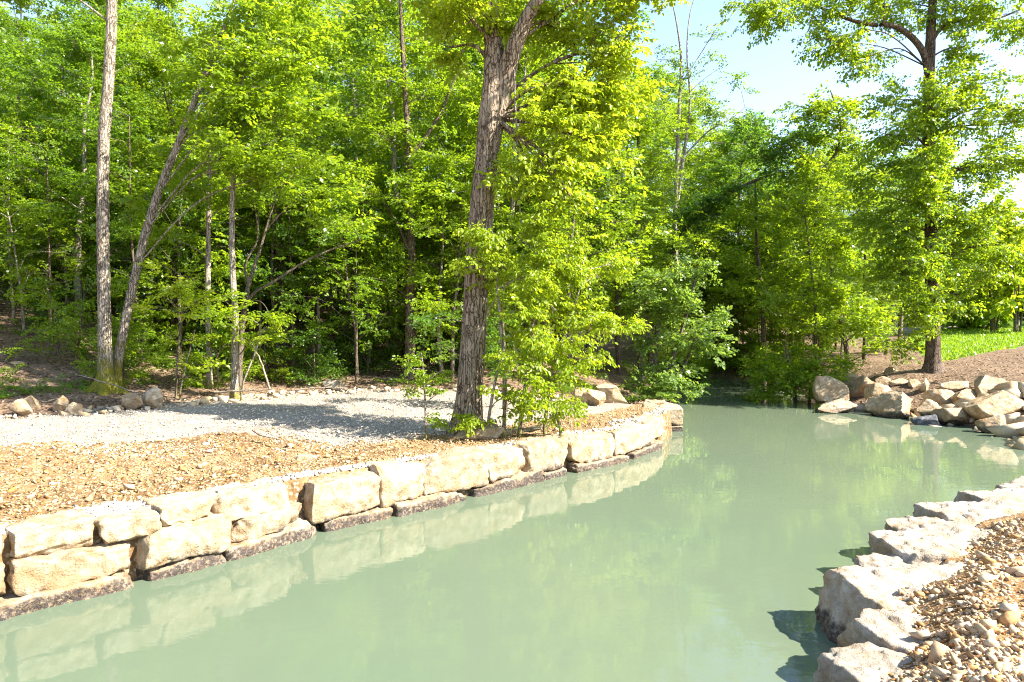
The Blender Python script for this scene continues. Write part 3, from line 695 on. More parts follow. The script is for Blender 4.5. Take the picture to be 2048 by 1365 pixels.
def leaves(mb, pos, direc, scale, kind='std', hi=False, rg=RNG, wide=.36):
    """lay leaf sprays; every leaf is its own folded blade"""
    pos = np.asarray(pos, float); direc = np.asarray(direc, float); n = len(pos)
    if n == 0: return
    sp_ = SPRAYS[kind]; which = rg.integers(len(sp_), size=n)
    x = direc / np.maximum(np.linalg.norm(direc, axis=1, keepdims=True), 1e-9)
    up = np.array([0, 0, 1.0]) + rg.normal(size=(n, 3)) * .45
    z = up - x * (up * x).sum(1, keepdims=True); z /= np.maximum(np.linalg.norm(z, axis=1, keepdims=True), 1e-9); y = np.cross(z, x)
    Rm = np.stack([x, y, z], -1)
    for k in range(len(sp_)):
        m_ = which == k
        if not m_.any(): continue
        B, D, Nn, S = sp_[k]; R = Rm[m_]; sc = scale[m_][:, None, None]
        b = np.einsum('sij,lj->sli', R, B) * sc + pos[m_][:, None]; d = np.einsum('sij,lj->sli', R, D); nn_ = np.einsum('sij,lj->sli', R, Nn)
        lat = np.cross(nn_, d); s_ = (S[None, :, None] * sc)
        b = b.reshape(-1, 3); d = d.reshape(-1, 3); nn_ = nn_.reshape(-1, 3); lat = lat.reshape(-1, 3); s_ = s_.reshape(-1, 1)
        L = len(b); w = wide; lift = .10 * s_ * nn_
        tone = np.clip(rg.normal(.5, .22, L) + np.repeat(rg.normal(0, .12, m_.sum()), B.shape[0]), 0, 1)
        if hi:
            v = np.stack([b, b + d * s_ * .38 + lat * s_ * w * .9 + lift, b + d * s_ * .75 + lat * s_ * w * .62 + lift * .6, b + d * s_ - nn_ * s_ * .12,
                          b + d * s_ * .75 - lat * s_ * w * .62 + lift * .6, b + d * s_ * .38 - lat * s_ * w * .9 + lift], 1)
            o = (np.arange(L) * 6)[:, None]
            q = np.concatenate([o + np.array([[0, 3, 2, 1]]), o + np.array([[0, 5, 4, 3]])], 0)
            mb.add(v.reshape(-1, 3), q, qa=np.concatenate([tone, tone]))
        else:
            v = np.stack([b, b + d * s_ * .5 + lat * s_ * w + lift, b + d * s_, b + d * s_ * .5 - lat * s_ * w + lift], 1)
            o = (np.arange(L) * 4)[:, None]
            mb.add(v.reshape(-1, 3), o + np.array([[0, 3, 2, 1]]), qa=tone)
def twigs(mb, A_, B_, r0, r1):
    A_ = np.asarray(A_); B_ = np.asarray(B_); n = len(A_)
    if n == 0: return
    t = B_ - A_; t /= np.maximum(np.linalg.norm(t, axis=1, keepdims=True), 1e-9)
    ref = np.where(np.abs(t[:, 2:3]) < .8, np.array([[0, 0, 1.]]), np.array([[1., 0, 0]]))
    u = np.cross(t, ref); u /= np.linalg.norm(u, axis=1, keepdims=True); v = np.cross(t, u)
    r0 = np.broadcast_to(r0, (n,))[:, None]; r1 = np.broadcast_to(r1, (n,))[:, None]
    ring = [(math.cos(a), math.sin(a)) for a in (0, 2.094, 4.189)]
    V = np.stack([A_ + r0 * (c_ * u + s_ * v) for c_, s_ in ring] + [B_ + r1 * (c_ * u + s_ * v) for c_, s_ in ring], 1)
    o = (np.arange(n) * 6)[:, None]
    q = np.concatenate([o + np.array([[k, (k + 1) % 3, 3 + (k + 1) % 3, 3 + k]]) for k in range(3)], 0)
    mb.add(V.reshape(-1, 3), q)

def clump(wood, leaf, trunk, trad, ctr, radii, n, kind, sc, hi, rg, rise=.5, r_br=.24):
    """one limb from the trunk into a clump, its twigs and leaf sprays"""
    ctr = np.asarray(ctr, float); radii = np.asarray(radii, float)
    hd = np.linalg.norm(trunk[:, :2] - ctr[:2], axis=1)
    k = int(np.argmin(np.abs(trunk[:, 2] - (ctr[2] - rise * hd)) + .25 * hd)); k = max(k, int(len(trunk) * .06))
    a = trunk[k]; d = ctr - a; L = np.linalg.norm(d) + 1e-6
    mid = a + d * .5 + np.array([0, 0, .12 * L]) + rg.normal(size=3) * .06 * L
    end = ctr + d / L * radii.mean() * .55 + np.array([0, 0, -.05])
    P_, r = smooth_path([a, mid, ctr, end], [max(.012, trad[k] * r_br), max(.01, trad[k] * r_br * .7), max(.008, trad[k] * r_br * .4), .006], max(.12, L / 12))
    tube(wood, P_, r, 6)
    m_ = max(4, n // 5)
    q = rg.normal(size=(m_, 3)); q /= np.linalg.norm(q, axis=1, keepdims=True); q *= rg.uniform(.2, 1.05, (m_, 1)) ** .5
    E = ctr + q * radii
    ks = np.clip((len(P_) * rg.uniform(.4, 1, m_)).astype(int), 0, len(P_) - 1); S0 = P_[ks]
    Mi = (S0 + E) / 2 + rg.normal(size=(m_, 3)) * .08 * radii.mean() + np.array([0, 0, .08]) * radii.mean()
    rb = np.clip(r[ks] * .55, .005, .02)
    twigs(wood, S0, Mi, rb, rb * .65); twigs(wood, Mi, E, rb * .65, .003)
    w = rg.integers(m_, size=n); t = rg.uniform(.25, 1.05, n)[:, None]
    pos = np.where(t < .5, S0[w] + (Mi[w] - S0[w]) * t * 2, Mi[w] + (E[w] - Mi[w]) * (t * 2 - 1)) + rg.normal(size=(n, 3)) * .17 * radii.mean()
    dr = (E[w] - S0[w]); dr /= np.maximum(np.linalg.norm(dr, axis=1, keepdims=True), 1e-9)
    dr = dr + rg.normal(size=(n, 3)) * np.array([.7, .7, .25]); dr[:, 2] *= .5
    leaves(leaf, pos, dr, sc * rg.uniform(.75, 1.25, n), kind, hi, rg)

def px_tree(name, label, cat, stems, blobs, bark_m, leaf_m, kind='std', sc=.6, hi=False, seed=0, group=None, sides=10, flare=.35, rise=.5, bumpy=.12, dens=1.0, step=.25, on_ground=True, tall=1.0, wf=1.0):
    """stems: list of (distance, [(px, py, width px[, distance])...]); blobs: (px, py, distance, rx px, ry px, sprays[, stem])"""
    rg = np.random.default_rng(seed + 1000); paths = []
    for d, pts in stems:
        P_ = [W(p_[0], p_[1], p_[3] if len(p_) > 3 else d) for p_ in pts]; r = [p_[2] * wf / 2 * (p_[3] if len(p_) > 3 else d) / F for p_ in pts]
        paths.append([P_, r])
    if on_ground:
        for st in paths:
            P_, r = st
            if st is paths[0] or P_[0][2] - zat(P_[0][0], P_[0][1]) < 1.0:
                z0 = zat(P_[0][0], P_[0][1])
                if P_[0][2] > z0 - .05: P_.insert(0, np.array([P_[0][0] - (P_[1][0] - P_[0][0]) * .1, P_[0][1], z0 - .08])); r.insert(0, r[0] * 1.08)
                else: P_[0][2] = min(P_[0][2], z0 - .05)
    base = np.array([paths[0][0][0][0], paths[0][0][0][1], zat(paths[0][0][0][0], paths[0][0][0][1])])
    root = thing(name, label, cat, tuple(base), group)
    lf = MB(); SP = []; many = cat in ('shrub', 'sapling')
    for n_, (P_, r) in enumerate(paths):
        p2, r2 = smooth_path(P_, r, step); SP.append((p2, r2)); tr = MB()
        tube(tr, p2, r2, sides, bumpy, seed + n_ * 11, flare=flare if n_ == 0 else 0)
        link('stem' if many else ('trunk' if n_ == 0 else 'limb'), tr.mesh('stem', M[bark_m], True, base), root)
    for bl in blobs:
        x, y, d, rx, ry, n = bl[:6]; st = bl[6] if len(bl) > 6 else None
        ctr = W(x, y, d); rad = np.array([rx * d / F, rx * d / F * .85, ry * d / F * tall])
        if st is None: st = int(np.argmin([np.linalg.norm(p2 - ctr, axis=1).min() for p2, _ in SP]))
        wood = MB(); clump(wood, lf, SP[st][0], SP[st][1], ctr, rad, int(n * dens), kind, sc, hi, rg, rise)
        link('branch', wood.mesh('branch', M[bark_m], True, base), root)
    if lf.n: link('crown', lf.mesh('crown', M[leaf_m], False, base), root)
    return root

def make_tree(seed, height, r0, crown_lo, crown_r, n_clumps, sprays, kind, sc, lean=.06, stems=1):
    """a free-standing tree round the origin -> (trunk, branches, crown) meshes"""
    rg = np.random.default_rng(seed); tr = MB(); wood = MB(); lf = MB(); SP = []
    for s_ in range(stems):
        n = 7; t = np.linspace(0, 1, n); lx, ly = rg.normal(size=2) * lean * height
        wob = np.cumsum(rg.normal(size=(n, 2)) * .018 * height, 0)
        P_ = np.stack([lx * t ** 1.3 + wob[:, 0] * t + (s_ * .03), ly * t ** 1.3 + wob[:, 1] * t, -.15 + t * height * (1 if s_ == 0 else .85)], -1)
        p2, r2 = smooth_path(P_, r0 * (1 - .9 * t) + .01, .4 if height > 7 else .25); SP.append((p2, r2)); tube(tr, p2, r2, 8, .1, seed, flare=.3)
    for k in range(n_clumps):
        p2, r2 = SP[k % stems]
        t = crown_lo + (1 - crown_lo) * (k + rg.uniform(0, 1)) / n_clumps
        prof = math.sin(math.pi * min(1, max(.12, (t - crown_lo) / (1 - crown_lo) * .85 + .18))) ** .7
        a = k * 2.4 + rg.uniform(-.5, .5); R = crown_r * prof * rg.uniform(.45, .85)
        b0 = p2[min(len(p2) - 1, int(t * len(p2)))]
        ctr = b0 + np.array([math.cos(a) * R, math.sin(a) * R, rg.uniform(-.03, .05) * height])
        rr = crown_r * rg.uniform(.36, .55) * (.6 + .4 * prof)
        clump(wood, lf, p2, r2, ctr, (rr, rr, rr * rg.uniform(.42, .65)), sprays, kind, sc, False, rg)
    return tr, wood, lf
def variant(seed, bark_m, leaf_ms, *a, **k):
    tr, wood, lf = make_tree(seed, *a, **k)
    return tr.mesh('trunk', M[bark_m]), wood.mesh('branches', M[bark_m]), (lf.mesh('crown', M[leaf_ms[0]], False), leaf_ms)
def plant_tree(var, name, label, cat, x, y, s, rz, group, crown=0, sz=None):
    z = zat(x, y); root = thing(name, label, cat, (x, y, z), group); root.rotation_euler = (0, 0, rz); root.scale = (s, s, sz or s)
    link('trunk', var[0], root); link('branches', var[1], root); c_ = link('crown', var[2][0], root); c_.material_slots[0].link = 'OBJECT'; c_.material_slots[0].material = M[var[2][1][crown % 3]]
    return root

# ------------------------------------------------------------------ trees that stand out
px_tree('oak_tree', 'big forked oak with a thick grey trunk standing on the left bank by the wall', 'tree',
    [(12.6, [(934, 860, 74), (938, 815, 66), (944, 720, 58), (951, 600, 56), (958, 500, 55), (966, 400, 54), (975, 300, 57), (983, 225, 62), (988, 175, 54), (987, 90, 44, 12.7), (980, 10, 38, 12.8), (962, -130, 28, 12.9), (925, -330, 12, 13.0)]),
     (12.6, [(985, 260, 44), (1003, 190, 50), (1024, 110, 40, 12.5), (1050, 45, 33, 12.4), (1076, 0, 29, 12.3), (1120, -80, 24, 12.2), (1180, -260, 10, 12.0)])],
    [(935, 25, 12.2, 75, 40, 55, 0), (890, 30, 12.8, 45, 45, 35, 0), (1010, 45, 12.9, 45, 40, 30, 0), (905, 95, 12.6, 35, 25, 16, 0),
     (1130, 50, 12.9, 80, 60, 75, 1), (1215, 90, 12.6, 70, 70, 70, 1), (1120, 165, 12.2, 65, 50, 55, 1), (1200, 200, 12.7, 75, 60, 70, 1), (1255, 190, 13.2, 40, 70, 40, 1),
     (1080, 240, 12.0, 35, 45, 25, 1), (1140, 280, 12.4, 65, 45, 45, 1), (1100, 345, 12.1, 50, 32, 35, 1), (1135, 385, 12.1, 42, 26, 28, 1), (1055, 390, 12.2, 24, 30, 14, 1), (1215, 300, 12.8, 45, 40, 30, 1),
     (1000, 345, 12.3, 20, 30, 8, 0), (880, -120, 12.9, 180, 90, 110, 0), (1010, -200, 12.8, 170, 90, 110, 0), (1230, -100, 12.4, 150, 90, 110, 1), (1130, -260, 12.4, 180, 90, 110, 1), (800, -50, 13.0, 70, 50, 40, 0), (1330, -60, 12.6, 60, 60, 45, 1)],
    'bark_oak', 'leaf_yellow', 'big', .42, True, 11, dens=1.15, wf=.86, sides=34, flare=.3, bumpy=.16, step=.07)
# hanging vine and creeper on the oak
mb = MB(); P_, r = smooth_path([W(1028, 140, 12.35), W(1031, 220, 12.3), W(1036, 300, 12.3), (W(1037, 380, 12.3)), W(1043, 455, 12.3)], [.02, .018, .016, .014, .012], .1); tube(mb, P_, r, 6, .1, 3)
tag(link('hanging_vine', mb.mesh('hanging_vine', M['bark_pale'])), 'thin grey dead vine hanging straight down beside the big oak trunk', 'vine')
mb = MB(); P_, r = smooth_path([W(925, 858, 12.25), W(945, 760, 12.24), (W(950, 715, 12.3)), W(965, 655, 12.27), W(990, 600, 12.2), W(1025, 560, 12.1)], [.018, .022, .02, .018, .014, .008], .1); tube(mb, P_, r, 6, .15, 4)
tag(link('creeper_stem', mb.mesh('creeper_stem', M['dead_wood'])), 'brown crooked creeper stem climbing the front of the big oak', 'vine')

px_tree('sapling_clump', 'yellow green many-stemmed sapling clump growing right of the big oak', 'shrub',
    [(12.2, [(1008, 852, 8), (1010, 760, 7), (1000, 640, 6), (990, 520, 4), (985, 460, 2)]), (12.3, [(1040, 850, 9), (1055, 740, 8), (1070, 600, 6), (1075, 480, 3)]),
     (12.5, [(1090, 846, 8), (1105, 740, 7), (1140, 640, 5), (1170, 540, 3)]), (12.2, [(1120, 852, 7), (1090, 770, 6), (1060, 690, 4)]), (12.1, [(975, 855, 7), (985, 790, 6), (1000, 720, 4)])],
    [(985, 470, 12.0, 55, 32, 26), (1055, 490, 12.3, 60, 36, 34), (960, 540, 11.95, 46, 30, 22), (1030, 560, 12.1, 62, 36, 36), (1120, 530, 12.5, 62, 40, 38), (1180, 560, 12.6, 55, 34, 30), (1215, 530, 12.7, 30, 40, 18),
     (1090, 610, 12.2, 62, 34, 32), (1010, 630, 12.0, 40, 28, 16), (1180, 650, 12.6, 60, 34, 32), (1235, 655, 12.7, 42, 26, 22), (1110, 680, 12.3, 56, 30, 26), (1040, 700, 12.0, 42, 24, 16), (1190, 715, 12.5, 40, 26, 16),
     (1050, 770, 12.0, 36, 30, 12), (1110, 760, 12.2, 40, 30, 14), (1000, 800, 11.9, 30, 24, 8), (1085, 820, 12.0, 34, 18, 8), (960, 835, 11.9, 26, 16, 8), (1130, 810, 12.2, 26, 24, 12), (1030, 800, 12.0, 36, 24, 9), (985, 845, 12.1, 24, 10, 4), (1110, 835, 12.3, 30, 12, 5), (1150, 610, 12.5, 50, 30, 24), (1060, 660, 12.1, 46, 30, 22), (1140, 730, 12.4, 46, 28, 22), (1075, 440, 12.3, 40, 24, 18), (1150, 480, 12.6, 50, 28, 22)],
    'bark_pale', 'leaf_yellow', 'droop', .38, True, 21, dens=1.15, sides=7, flare=.1, rise=.35)
px_tree('sapling', 'small leafy sapling standing alone just left of the big oak', 'sapling',
    [(12.0, [(852, 862, 5), (850, 800, 4), (846, 730, 3), (842, 705, 1.5)])],
    [(845, 720, 12.0, 30, 16, 7), (822, 742, 11.9, 24, 14, 5), (872, 748, 12.0, 26, 14, 5), (835, 775, 11.9, 26, 14, 4), (870, 790, 12, 18, 14, 3), (815, 800, 11.9, 18, 14, 3), (850, 845, 11.9, 34, 14, 5)],
    'bark_pale', 'leaf_bright', 'droop', .34, True, 22, sides=6, flare=.1)

px_tree('tall_tree', 'tall straight trunk with mossy roots and pale bark at the left', 'tree',
    [(16.6, [(211, 783, 48), (211, 745, 38), (210, 690, 33), (208, 600, 31), (207, 500, 30), (206, 400, 29), (207, 300, 28), (214, 200, 27), (221, 100, 26), (224, 0, 24), (230, -150, 18), (238, -380, 8)])],
    [(110, -130, 16.5, 120, 60, 60), (330, -170, 16.8, 130, 60, 60), (230, -300, 16.6, 170, 80, 80), (160, -40, 17.5, 60, 35, 25), (30, -60, 16, 70, 45, 35)],
    'bark_moss', 'leaf_bright', 'std', .62, False, 31, wf=.76, sides=30, flare=1.0, bumpy=.1, step=.12)
px_tree('leaning_tree', 'leaning mossy-footed trunk beside the tall straight one at left', 'tree',
    [(16.9, [(230, 775, 30), (234, 735, 24), (242, 690, 22), (262, 590, 21), (285, 492, 20), (312, 400, 19), (345, 315, 17), (395, 190, 14), (440, 80, 10), (490, -60, 5)])],
    [(430, 110, 16.6, 80, 45, 50), (500, 190, 16.2, 80, 45, 55), (560, 120, 16.5, 90, 50, 60), (480, 30, 16.8, 90, 50, 55), (590, 230, 16.4, 80, 40, 45), (530, 290, 16, 80, 35, 45), (440, 250, 16.5, 60, 35, 30), (620, 330, 16.2, 60, 30, 30), (650, 60, 17, 80, 50, 45), (600, -40, 17, 100, 50, 50), (470, 340, 16.2, 50, 26, 22)],
    'bark_moss', 'leaf_bright', 'std', .5, False, 32, wf=.8, dens=1.5, sides=18, flare=.6, step=.15)
px_tree('slender_tree', 'slender pale trunk with a mossy foot, left of two near the track', 'tree',
    [(18.0, [(420, 772, 19), (418, 720, 17), (416, 600, 16), (417, 470, 15), (419, 340, 14), (424, 200, 11), (430, 60, 7)])],
    [(400, 380, 17.8, 55, 28, 26), (470, 400, 17.5, 50, 26, 22), (370, 300, 18, 60, 35, 30), (430, 180, 18, 70, 40, 40), (390, 90, 18.5, 80, 45, 45), (350, 480, 17.5, 50, 25, 18)],
    'bark_pale', 'leaf_bright', 'std', .5, False, 33, wf=.64, dens=1.5, sides=12, step=.2)
px_tree('slender_tree', 'straight pale trunk nearest the track, right of the slender mossy one', 'tree',
    [(16.8, [(469, 786, 23), (470, 740, 20), (470, 690, 20), (472, 650, 19), (466, 560, 17), (464, 450, 16), (466, 370, 14), (476, 240, 10), (490, 120, 6)])],
    [(430, 600, 16.4, 36, 22, 14), (450, 630, 16.2, 42, 20, 14), (500, 330, 17, 60, 32, 28), (420, 270, 17, 55, 32, 26), (520, 200, 17.2, 60, 32, 28)],
    'bark_pale', 'leaf_bright', 'std', .46, False, 34, wf=.68, dens=1.4, sides=14, step=.15)
px_tree('crooked_tree', 'crooked bare-limbed small tree spreading right behind the pale trunk', 'tree',
    [(17.6, [(480, 735, 16), (484, 660, 16), (492, 600, 15), (500, 560, 12), (520, 500, 8), (538, 440, 6), (560, 380, 4), (600, 330, 2)]), (17.5, [(490, 612, 11), (510, 585, 9), (545, 565, 8), (600, 530, 6), (650, 505, 5), (720, 480, 3)]), (17.8, [(497, 570, 8), (490, 530, 7), (515, 480, 5), (512, 430, 4), (500, 390, 2)])],
    [(600, 420, 17.2, 60, 25, 18), (660, 380, 17, 60, 25, 18), (560, 360, 17.3, 50, 22, 16), (690, 440, 17.2, 50, 20, 14), (520, 660, 16.8, 26, 16, 7), (545, 640, 16.8, 16, 20, 6)],
    'bark_mid', 'leaf_bright', 'std', .46, False, 35, wf=.68, dens=1.4, sides=9, flare=.1, step=.15)
px_tree('dark_tree', 'dark brown trunk with a white scar at its foot, left of the big oak', 'tree',
    [(21.0, [(818, 728, 25), (820, 690, 23), (820, 600, 22), (822, 500, 21), (820, 400, 19), (816, 280, 16), (808, 150, 12), (800, 0, 8)]), (21.0, [(822, 310, 11), (850, 275, 9), (882, 225, 8), (905, 168, 5), (930, 120, 3)]), (20.8, [(816, 500, 7), (795, 450, 6), (770, 410, 4), (735, 385, 2)])],
    [(770, 400, 20.4, 70, 26, 30), (840, 370, 20.3, 45, 26, 20), (730, 460, 20.2, 55, 25, 22), (860, 560, 20.5, 55, 26, 20), (760, 560, 20.4, 60, 24, 20), (700, 350, 20.5, 60, 30, 26), (870, 300, 20.8, 40, 30, 18), (760, 270, 21, 70, 40, 35), (840, 200, 21, 60, 40, 30), (740, 150, 21.3, 80, 50, 45), (830, 80, 21.3, 70, 50, 40), (700, 40, 21.5, 80, 50, 45), (800, -40, 21.3, 90, 50, 45), (870, 640, 20.2, 30, 24, 12)],
    'bark_dark', 'leaf_bright', 'fine', .56, False, 36, wf=.82, dens=1.5, sides=14, step=.2)
px_tree('bare_topped_tree', 'thin pale twin-stemmed tree with bare top branches against the sky', 'tree',
    [(30, [(1352, 560, 18), (1350, 450, 16), (1354, 330, 15), (1358, 220, 11), (1362, 120, 8), (1352, 40, 5), (1338, -20, 3)]), (30, [(1356, 400, 11), (1366, 320, 11), (1380, 210, 8), (1374, 110, 5), (1378, 40, 4), (1390, -10, 2)]),
     (30, [(1352, 330, 7), (1375, 305, 6), (1420, 260, 5), (1460, 240, 3), (1490, 215, 2)]), (30, [(1360, 170, 4), (1400, 110, 3), (1450, 30, 2)]), (30, [(1354, 280, 5), (1320, 205, 4), (1290, 200, 3)])],
    [(1420, 150, 29.6, 50, 28, 12), (1470, 170, 29.6, 34, 20, 8), (1400, 210, 29.6, 45, 24, 14), (1330, 190, 29.8, 45, 30, 16), (1450, 250, 29.5, 40, 20, 9), (1300, 240, 30, 50, 30, 18), (1420, 80, 29.8, 34, 22, 6), (1330, 120, 30, 30, 30, 9), (1500, 290, 29.5, 30, 20, 7)],
    'bark_pale', 'leaf_cool', 'fine', .62, False, 37, wf=.6, dens=1.8, sides=8, flare=.1, step=.4)
px_tree('ivy_trunk', 'leaning trunk wrapped in dark green ivy above the creek shrubs', 'tree',
    [(25.5, [(1305, 740, 13), (1325, 600, 12), (1352, 490, 11), (1385, 440, 10), (1440, 398, 8), (1500, 366, 6), (1560, 345, 4)])],
    [(1375, 455, 25.2, 24, 20, 30), (1400, 425, 25.2, 26, 18, 30), (1435, 402, 25.2, 28, 15, 30), (1475, 380, 25.2, 26, 14, 24), (1350, 500, 25.2, 20, 26, 26), (1530, 330, 25, 70, 35, 45), (1580, 290, 25, 60, 35, 40), (1510, 280, 25.5, 50, 35, 35)],
    'bark_dark', 'leaf_deep', 'std', .5, False, 38, sides=8, dens=1.5)

BT = px_tree('broad_tree', 'big broad leafy tree with a long arching limb at the right', 'tree',
    [(21.5, [(1866, 738, 40), (1866, 705, 33), (1866, 640, 30), (1864, 560, 29), (1861, 420, 27), (1857, 250, 25), (1858, 150, 23), (1863, 50, 20), (1870, -80, 14), (1872, -260, 6)]),
     (21.3, [(1856, 150, 14), (1846, 105, 15), (1820, 72, 14), (1785, 52, 12), (1745, 50, 10), (1700, 40, 8), (1640, 15, 5), (1580, -10, 3)]), (21.5, [(1860, 90, 9), (1885, 55, 9), (1930, 40, 7), (1990, 38, 5), (2040, 20, 3)]), (21.3, [(1766, 50, 6), (1768, 20, 5), (1765, -30, 3)])],
    [(1500, 5, 20.6, 50, 24, 26, 1), (1560, 25, 20.8, 55, 24, 30, 1), (1630, 35, 21, 50, 26, 30, 1), (1650, 80, 20.7, 32, 20, 14, 1), (1700, 85, 20.9, 50, 24, 24, 1), (1745, 110, 20.7, 36, 22, 16, 1), (1770, 15, 21.2, 60, 26, 32, 1), (1690, -15, 21, 60, 24, 30, 1), (1840, 10, 21.6, 60, 30, 34, 0),
     (1930, 10, 21.2, 60, 30, 34, 2), (2010, 30, 21, 55, 30, 32, 2), (2080, 40, 21, 50, 40, 30, 2), (1920, 95, 21.2, 50, 30, 26, 0), (1960, 170, 21, 45, 36, 28, 0), (1890, 175, 20.8, 45, 36, 28, 0), (1800, 200, 21.2, 45, 30, 24, 0), (1920, 250, 20.8, 60, 36, 36, 0), (2000, 250, 20.8, 50, 36, 30, 0), (2060, 220, 20.8, 40, 40, 26, 0),
     (1780, 270, 21, 55, 34, 34, 0), (1840, 310, 20.6, 45, 34, 28, 0), (1930, 340, 20.7, 55, 36, 36, 0), (2000, 330, 20.6, 45, 32, 26, 0), (2040, 320, 20.6, 30, 30, 18, 0), (1750, 350, 21.4, 45, 34, 28, 0), (1800, 400, 20.8, 55, 34, 34, 0), (1900, 430, 20.5, 50, 34, 32, 0), (1960, 440, 20.6, 50, 30, 28, 0), (2000, 490, 20.6, 36, 26, 18, 0),
     (1770, 470, 21, 50, 32, 30, 0), (1910, 510, 20.4, 50, 32, 30, 0), (1970, 540, 20.5, 40, 28, 22, 0), (1820, 530, 20.5, 45, 30, 26, 0), (1910, 590, 20.3, 34, 26, 18, 0), (1780, 570, 20.8, 45, 30, 26, 0), (1830, 620, 20.2, 34, 26, 16, 0), (1730, 440, 21.8, 36, 36, 24, 0), (1862, 215, 20.4, 40, 26, 20, 0), (1850, 330, 20.2, 40, 24, 20, 0), (1868, 400, 20.1, 40, 22, 18, 0), (1858, 500, 20.1, 40, 24, 20, 0), (1862, 580, 20, 36, 20, 14, 0), (1880, 640, 20, 30, 16, 10, 0), (1900, -130, 21.5, 160, 70, 80, 0), (1750, -110, 21.3, 110, 50, 50, 1), (2030, -100, 21, 110, 60, 50, 2)],
    'bark_dark', 'leaf_bright', 'droop', .52, False, 41, wf=.85, sides=20, flare=.35, bumpy=.14, step=.12, rise=.25, dens=1.9, tall=1.75)
px_tree('dark_leaning_tree', 'dark leaning trunk behind the creek shrubs, left of the broad tree', 'tree',
    [(24.5, [(1694, 708, 16), (1684, 650, 15), (1668, 570, 14), (1652, 480, 13), (1632, 415, 11), (1640, 350, 9), (1675, 300, 8), (1680, 240, 5), (1660, 180, 3)]), (24.4, [(1660, 520, 8), (1690, 450, 6), (1720, 420, 4)])],
    [(1600, 230, 25, 45, 30, 24), (1650, 210, 24.8, 50, 28, 26), (1700, 240, 24.5, 45, 30, 24), (1590, 300, 25, 50, 32, 28), (1660, 290, 24.4, 36, 24, 14), (1720, 310, 24.6, 36, 30, 18), (1610, 370, 24.8, 45, 30, 24), (1700, 400, 24.2, 45, 30, 20), (1640, 470, 24.2, 50, 28, 20), (1720, 520, 23.8, 50, 30, 22), (1690, 600, 23.6, 45, 30, 18), (1750, 640, 22.8, 50, 30, 22), (1790, 690, 22, 45, 20, 18), (1655, 340, 23.8, 40, 26, 20), (1630, 415, 23.8, 40, 24, 20), (1655, 495, 23.6, 40, 24, 18), (1675, 575, 23.4, 40, 24, 16), (1690, 650, 23, 36, 18, 12)],
    'bark_dark', 'leaf_bright', 'std', .56, False, 42, wf=.6, sides=10, dens=1.9)
px_tree('thin_dark_tree', 'thin dark straight trunk rising from the right creek bank', 'tree',
    [(26, [(1528, 700, 11), (1526, 640, 10), (1520, 560, 9), (1514, 500, 7), (1512, 420, 5), (1510, 360, 3)])],
    [(1500, 440, 25.6, 45, 24, 22), (1550, 480, 25.6, 45, 26, 22), (1480, 520, 25.4, 45, 26, 22), (1560, 560, 25.4, 40, 26, 18), (1490, 590, 25.2, 36, 22, 16), (1540, 400, 26, 50, 30, 26), (1580, 620, 25.4, 40, 26, 16), (1600, 520, 25.6, 40, 26, 18)],
    'bark_dark', 'leaf_bright', 'std', .6, False, 43, sides=8, flare=.1, dens=1.8)

# shrubs over the creek
px_tree('creek_shrub', 'dense pale green shrub leaning over the water behind the wall\'s tip', 'shrub',
    [(19.8, [(1330, 790, 10), (1345, 720, 9), (1370, 640, 7), (1390, 560, 4)]), (20, [(1310, 790, 9), (1300, 700, 8), (1290, 600, 5)]), (20, [(1340, 790, 8), (1370, 730, 7), (1395, 660, 4)])],
    [(1330, 560, 20, 50, 26, 24), (1390, 545, 20.2, 45, 26, 22), (1290, 620, 20.2, 45, 26, 20), (1350, 620, 19.6, 50, 26, 24), (1380, 680, 19.4, 50, 24, 24), (1310, 690, 19.6, 45, 24, 18), (1340, 745, 19.2, 45, 20, 18), (1290, 755, 19.4, 40, 18, 14), (1350, 782, 18.9, 34, 12, 12), (1410, 640, 20.3, 36, 24, 16), (1405, 700, 20, 30, 20, 12), (1310, 790, 18.8, 34, 10, 9)],
    'bark_mid', 'leaf_cool', 'std', .5, False, 51, sides=7, flare=.1, rise=.3, dens=2.2)
px_tree('creek_shrub', 'low bright green shrub on the right creek bank beside the boulder heap', 'shrub',
    [(22.6, [(1590, 785, 8), (1580, 740, 7), (1570, 690, 4)]), (22.4, [(1620, 785, 7), (1630, 740, 5), (1640, 710, 3)])],
    [(1530, 735, 23.2, 34, 16, 14), (1570, 715, 23, 40, 18, 18), (1560, 755, 22.4, 40, 16, 18), (1610, 745, 22.2, 42, 16, 18), (1650, 735, 22, 36, 16, 14), (1600, 780, 21.8, 40, 12, 14), (1545, 785, 22.4, 28, 10, 10), (1640, 765, 21.6, 32, 12, 10), (1620, 700, 22.8, 36, 18, 14), (1680, 725, 22.2, 24, 12, 7)],
    'bark_mid', 'leaf_bright', 'std', .5, False, 52, sides=6, flare=.1, rise=.3, dens=2.2)
px_tree('roadside_sapling', 'thin bright sapling between the mossy trunks and the slender pale trunk', 'sapling',
    [(16.4, [(352, 782, 5), (356, 700, 4.5), (366, 620, 4), (364, 560, 3)]), (16.3, [(362, 770, 4), (380, 700, 3), (390, 660, 2)])],
    [(350, 580, 16.2, 45, 16, 12), (400, 600, 16, 40, 16, 10), (330, 620, 16.2, 36, 14, 8), (390, 560, 16.4, 40, 16, 10), (370, 680, 16, 26, 12, 5), (395, 735, 16, 26, 12, 6), (345, 540, 16.6, 40, 18, 10)],
    'bark_mid', 'leaf_yellow', 'std', .42, False, 53, sides=6, flare=.1)
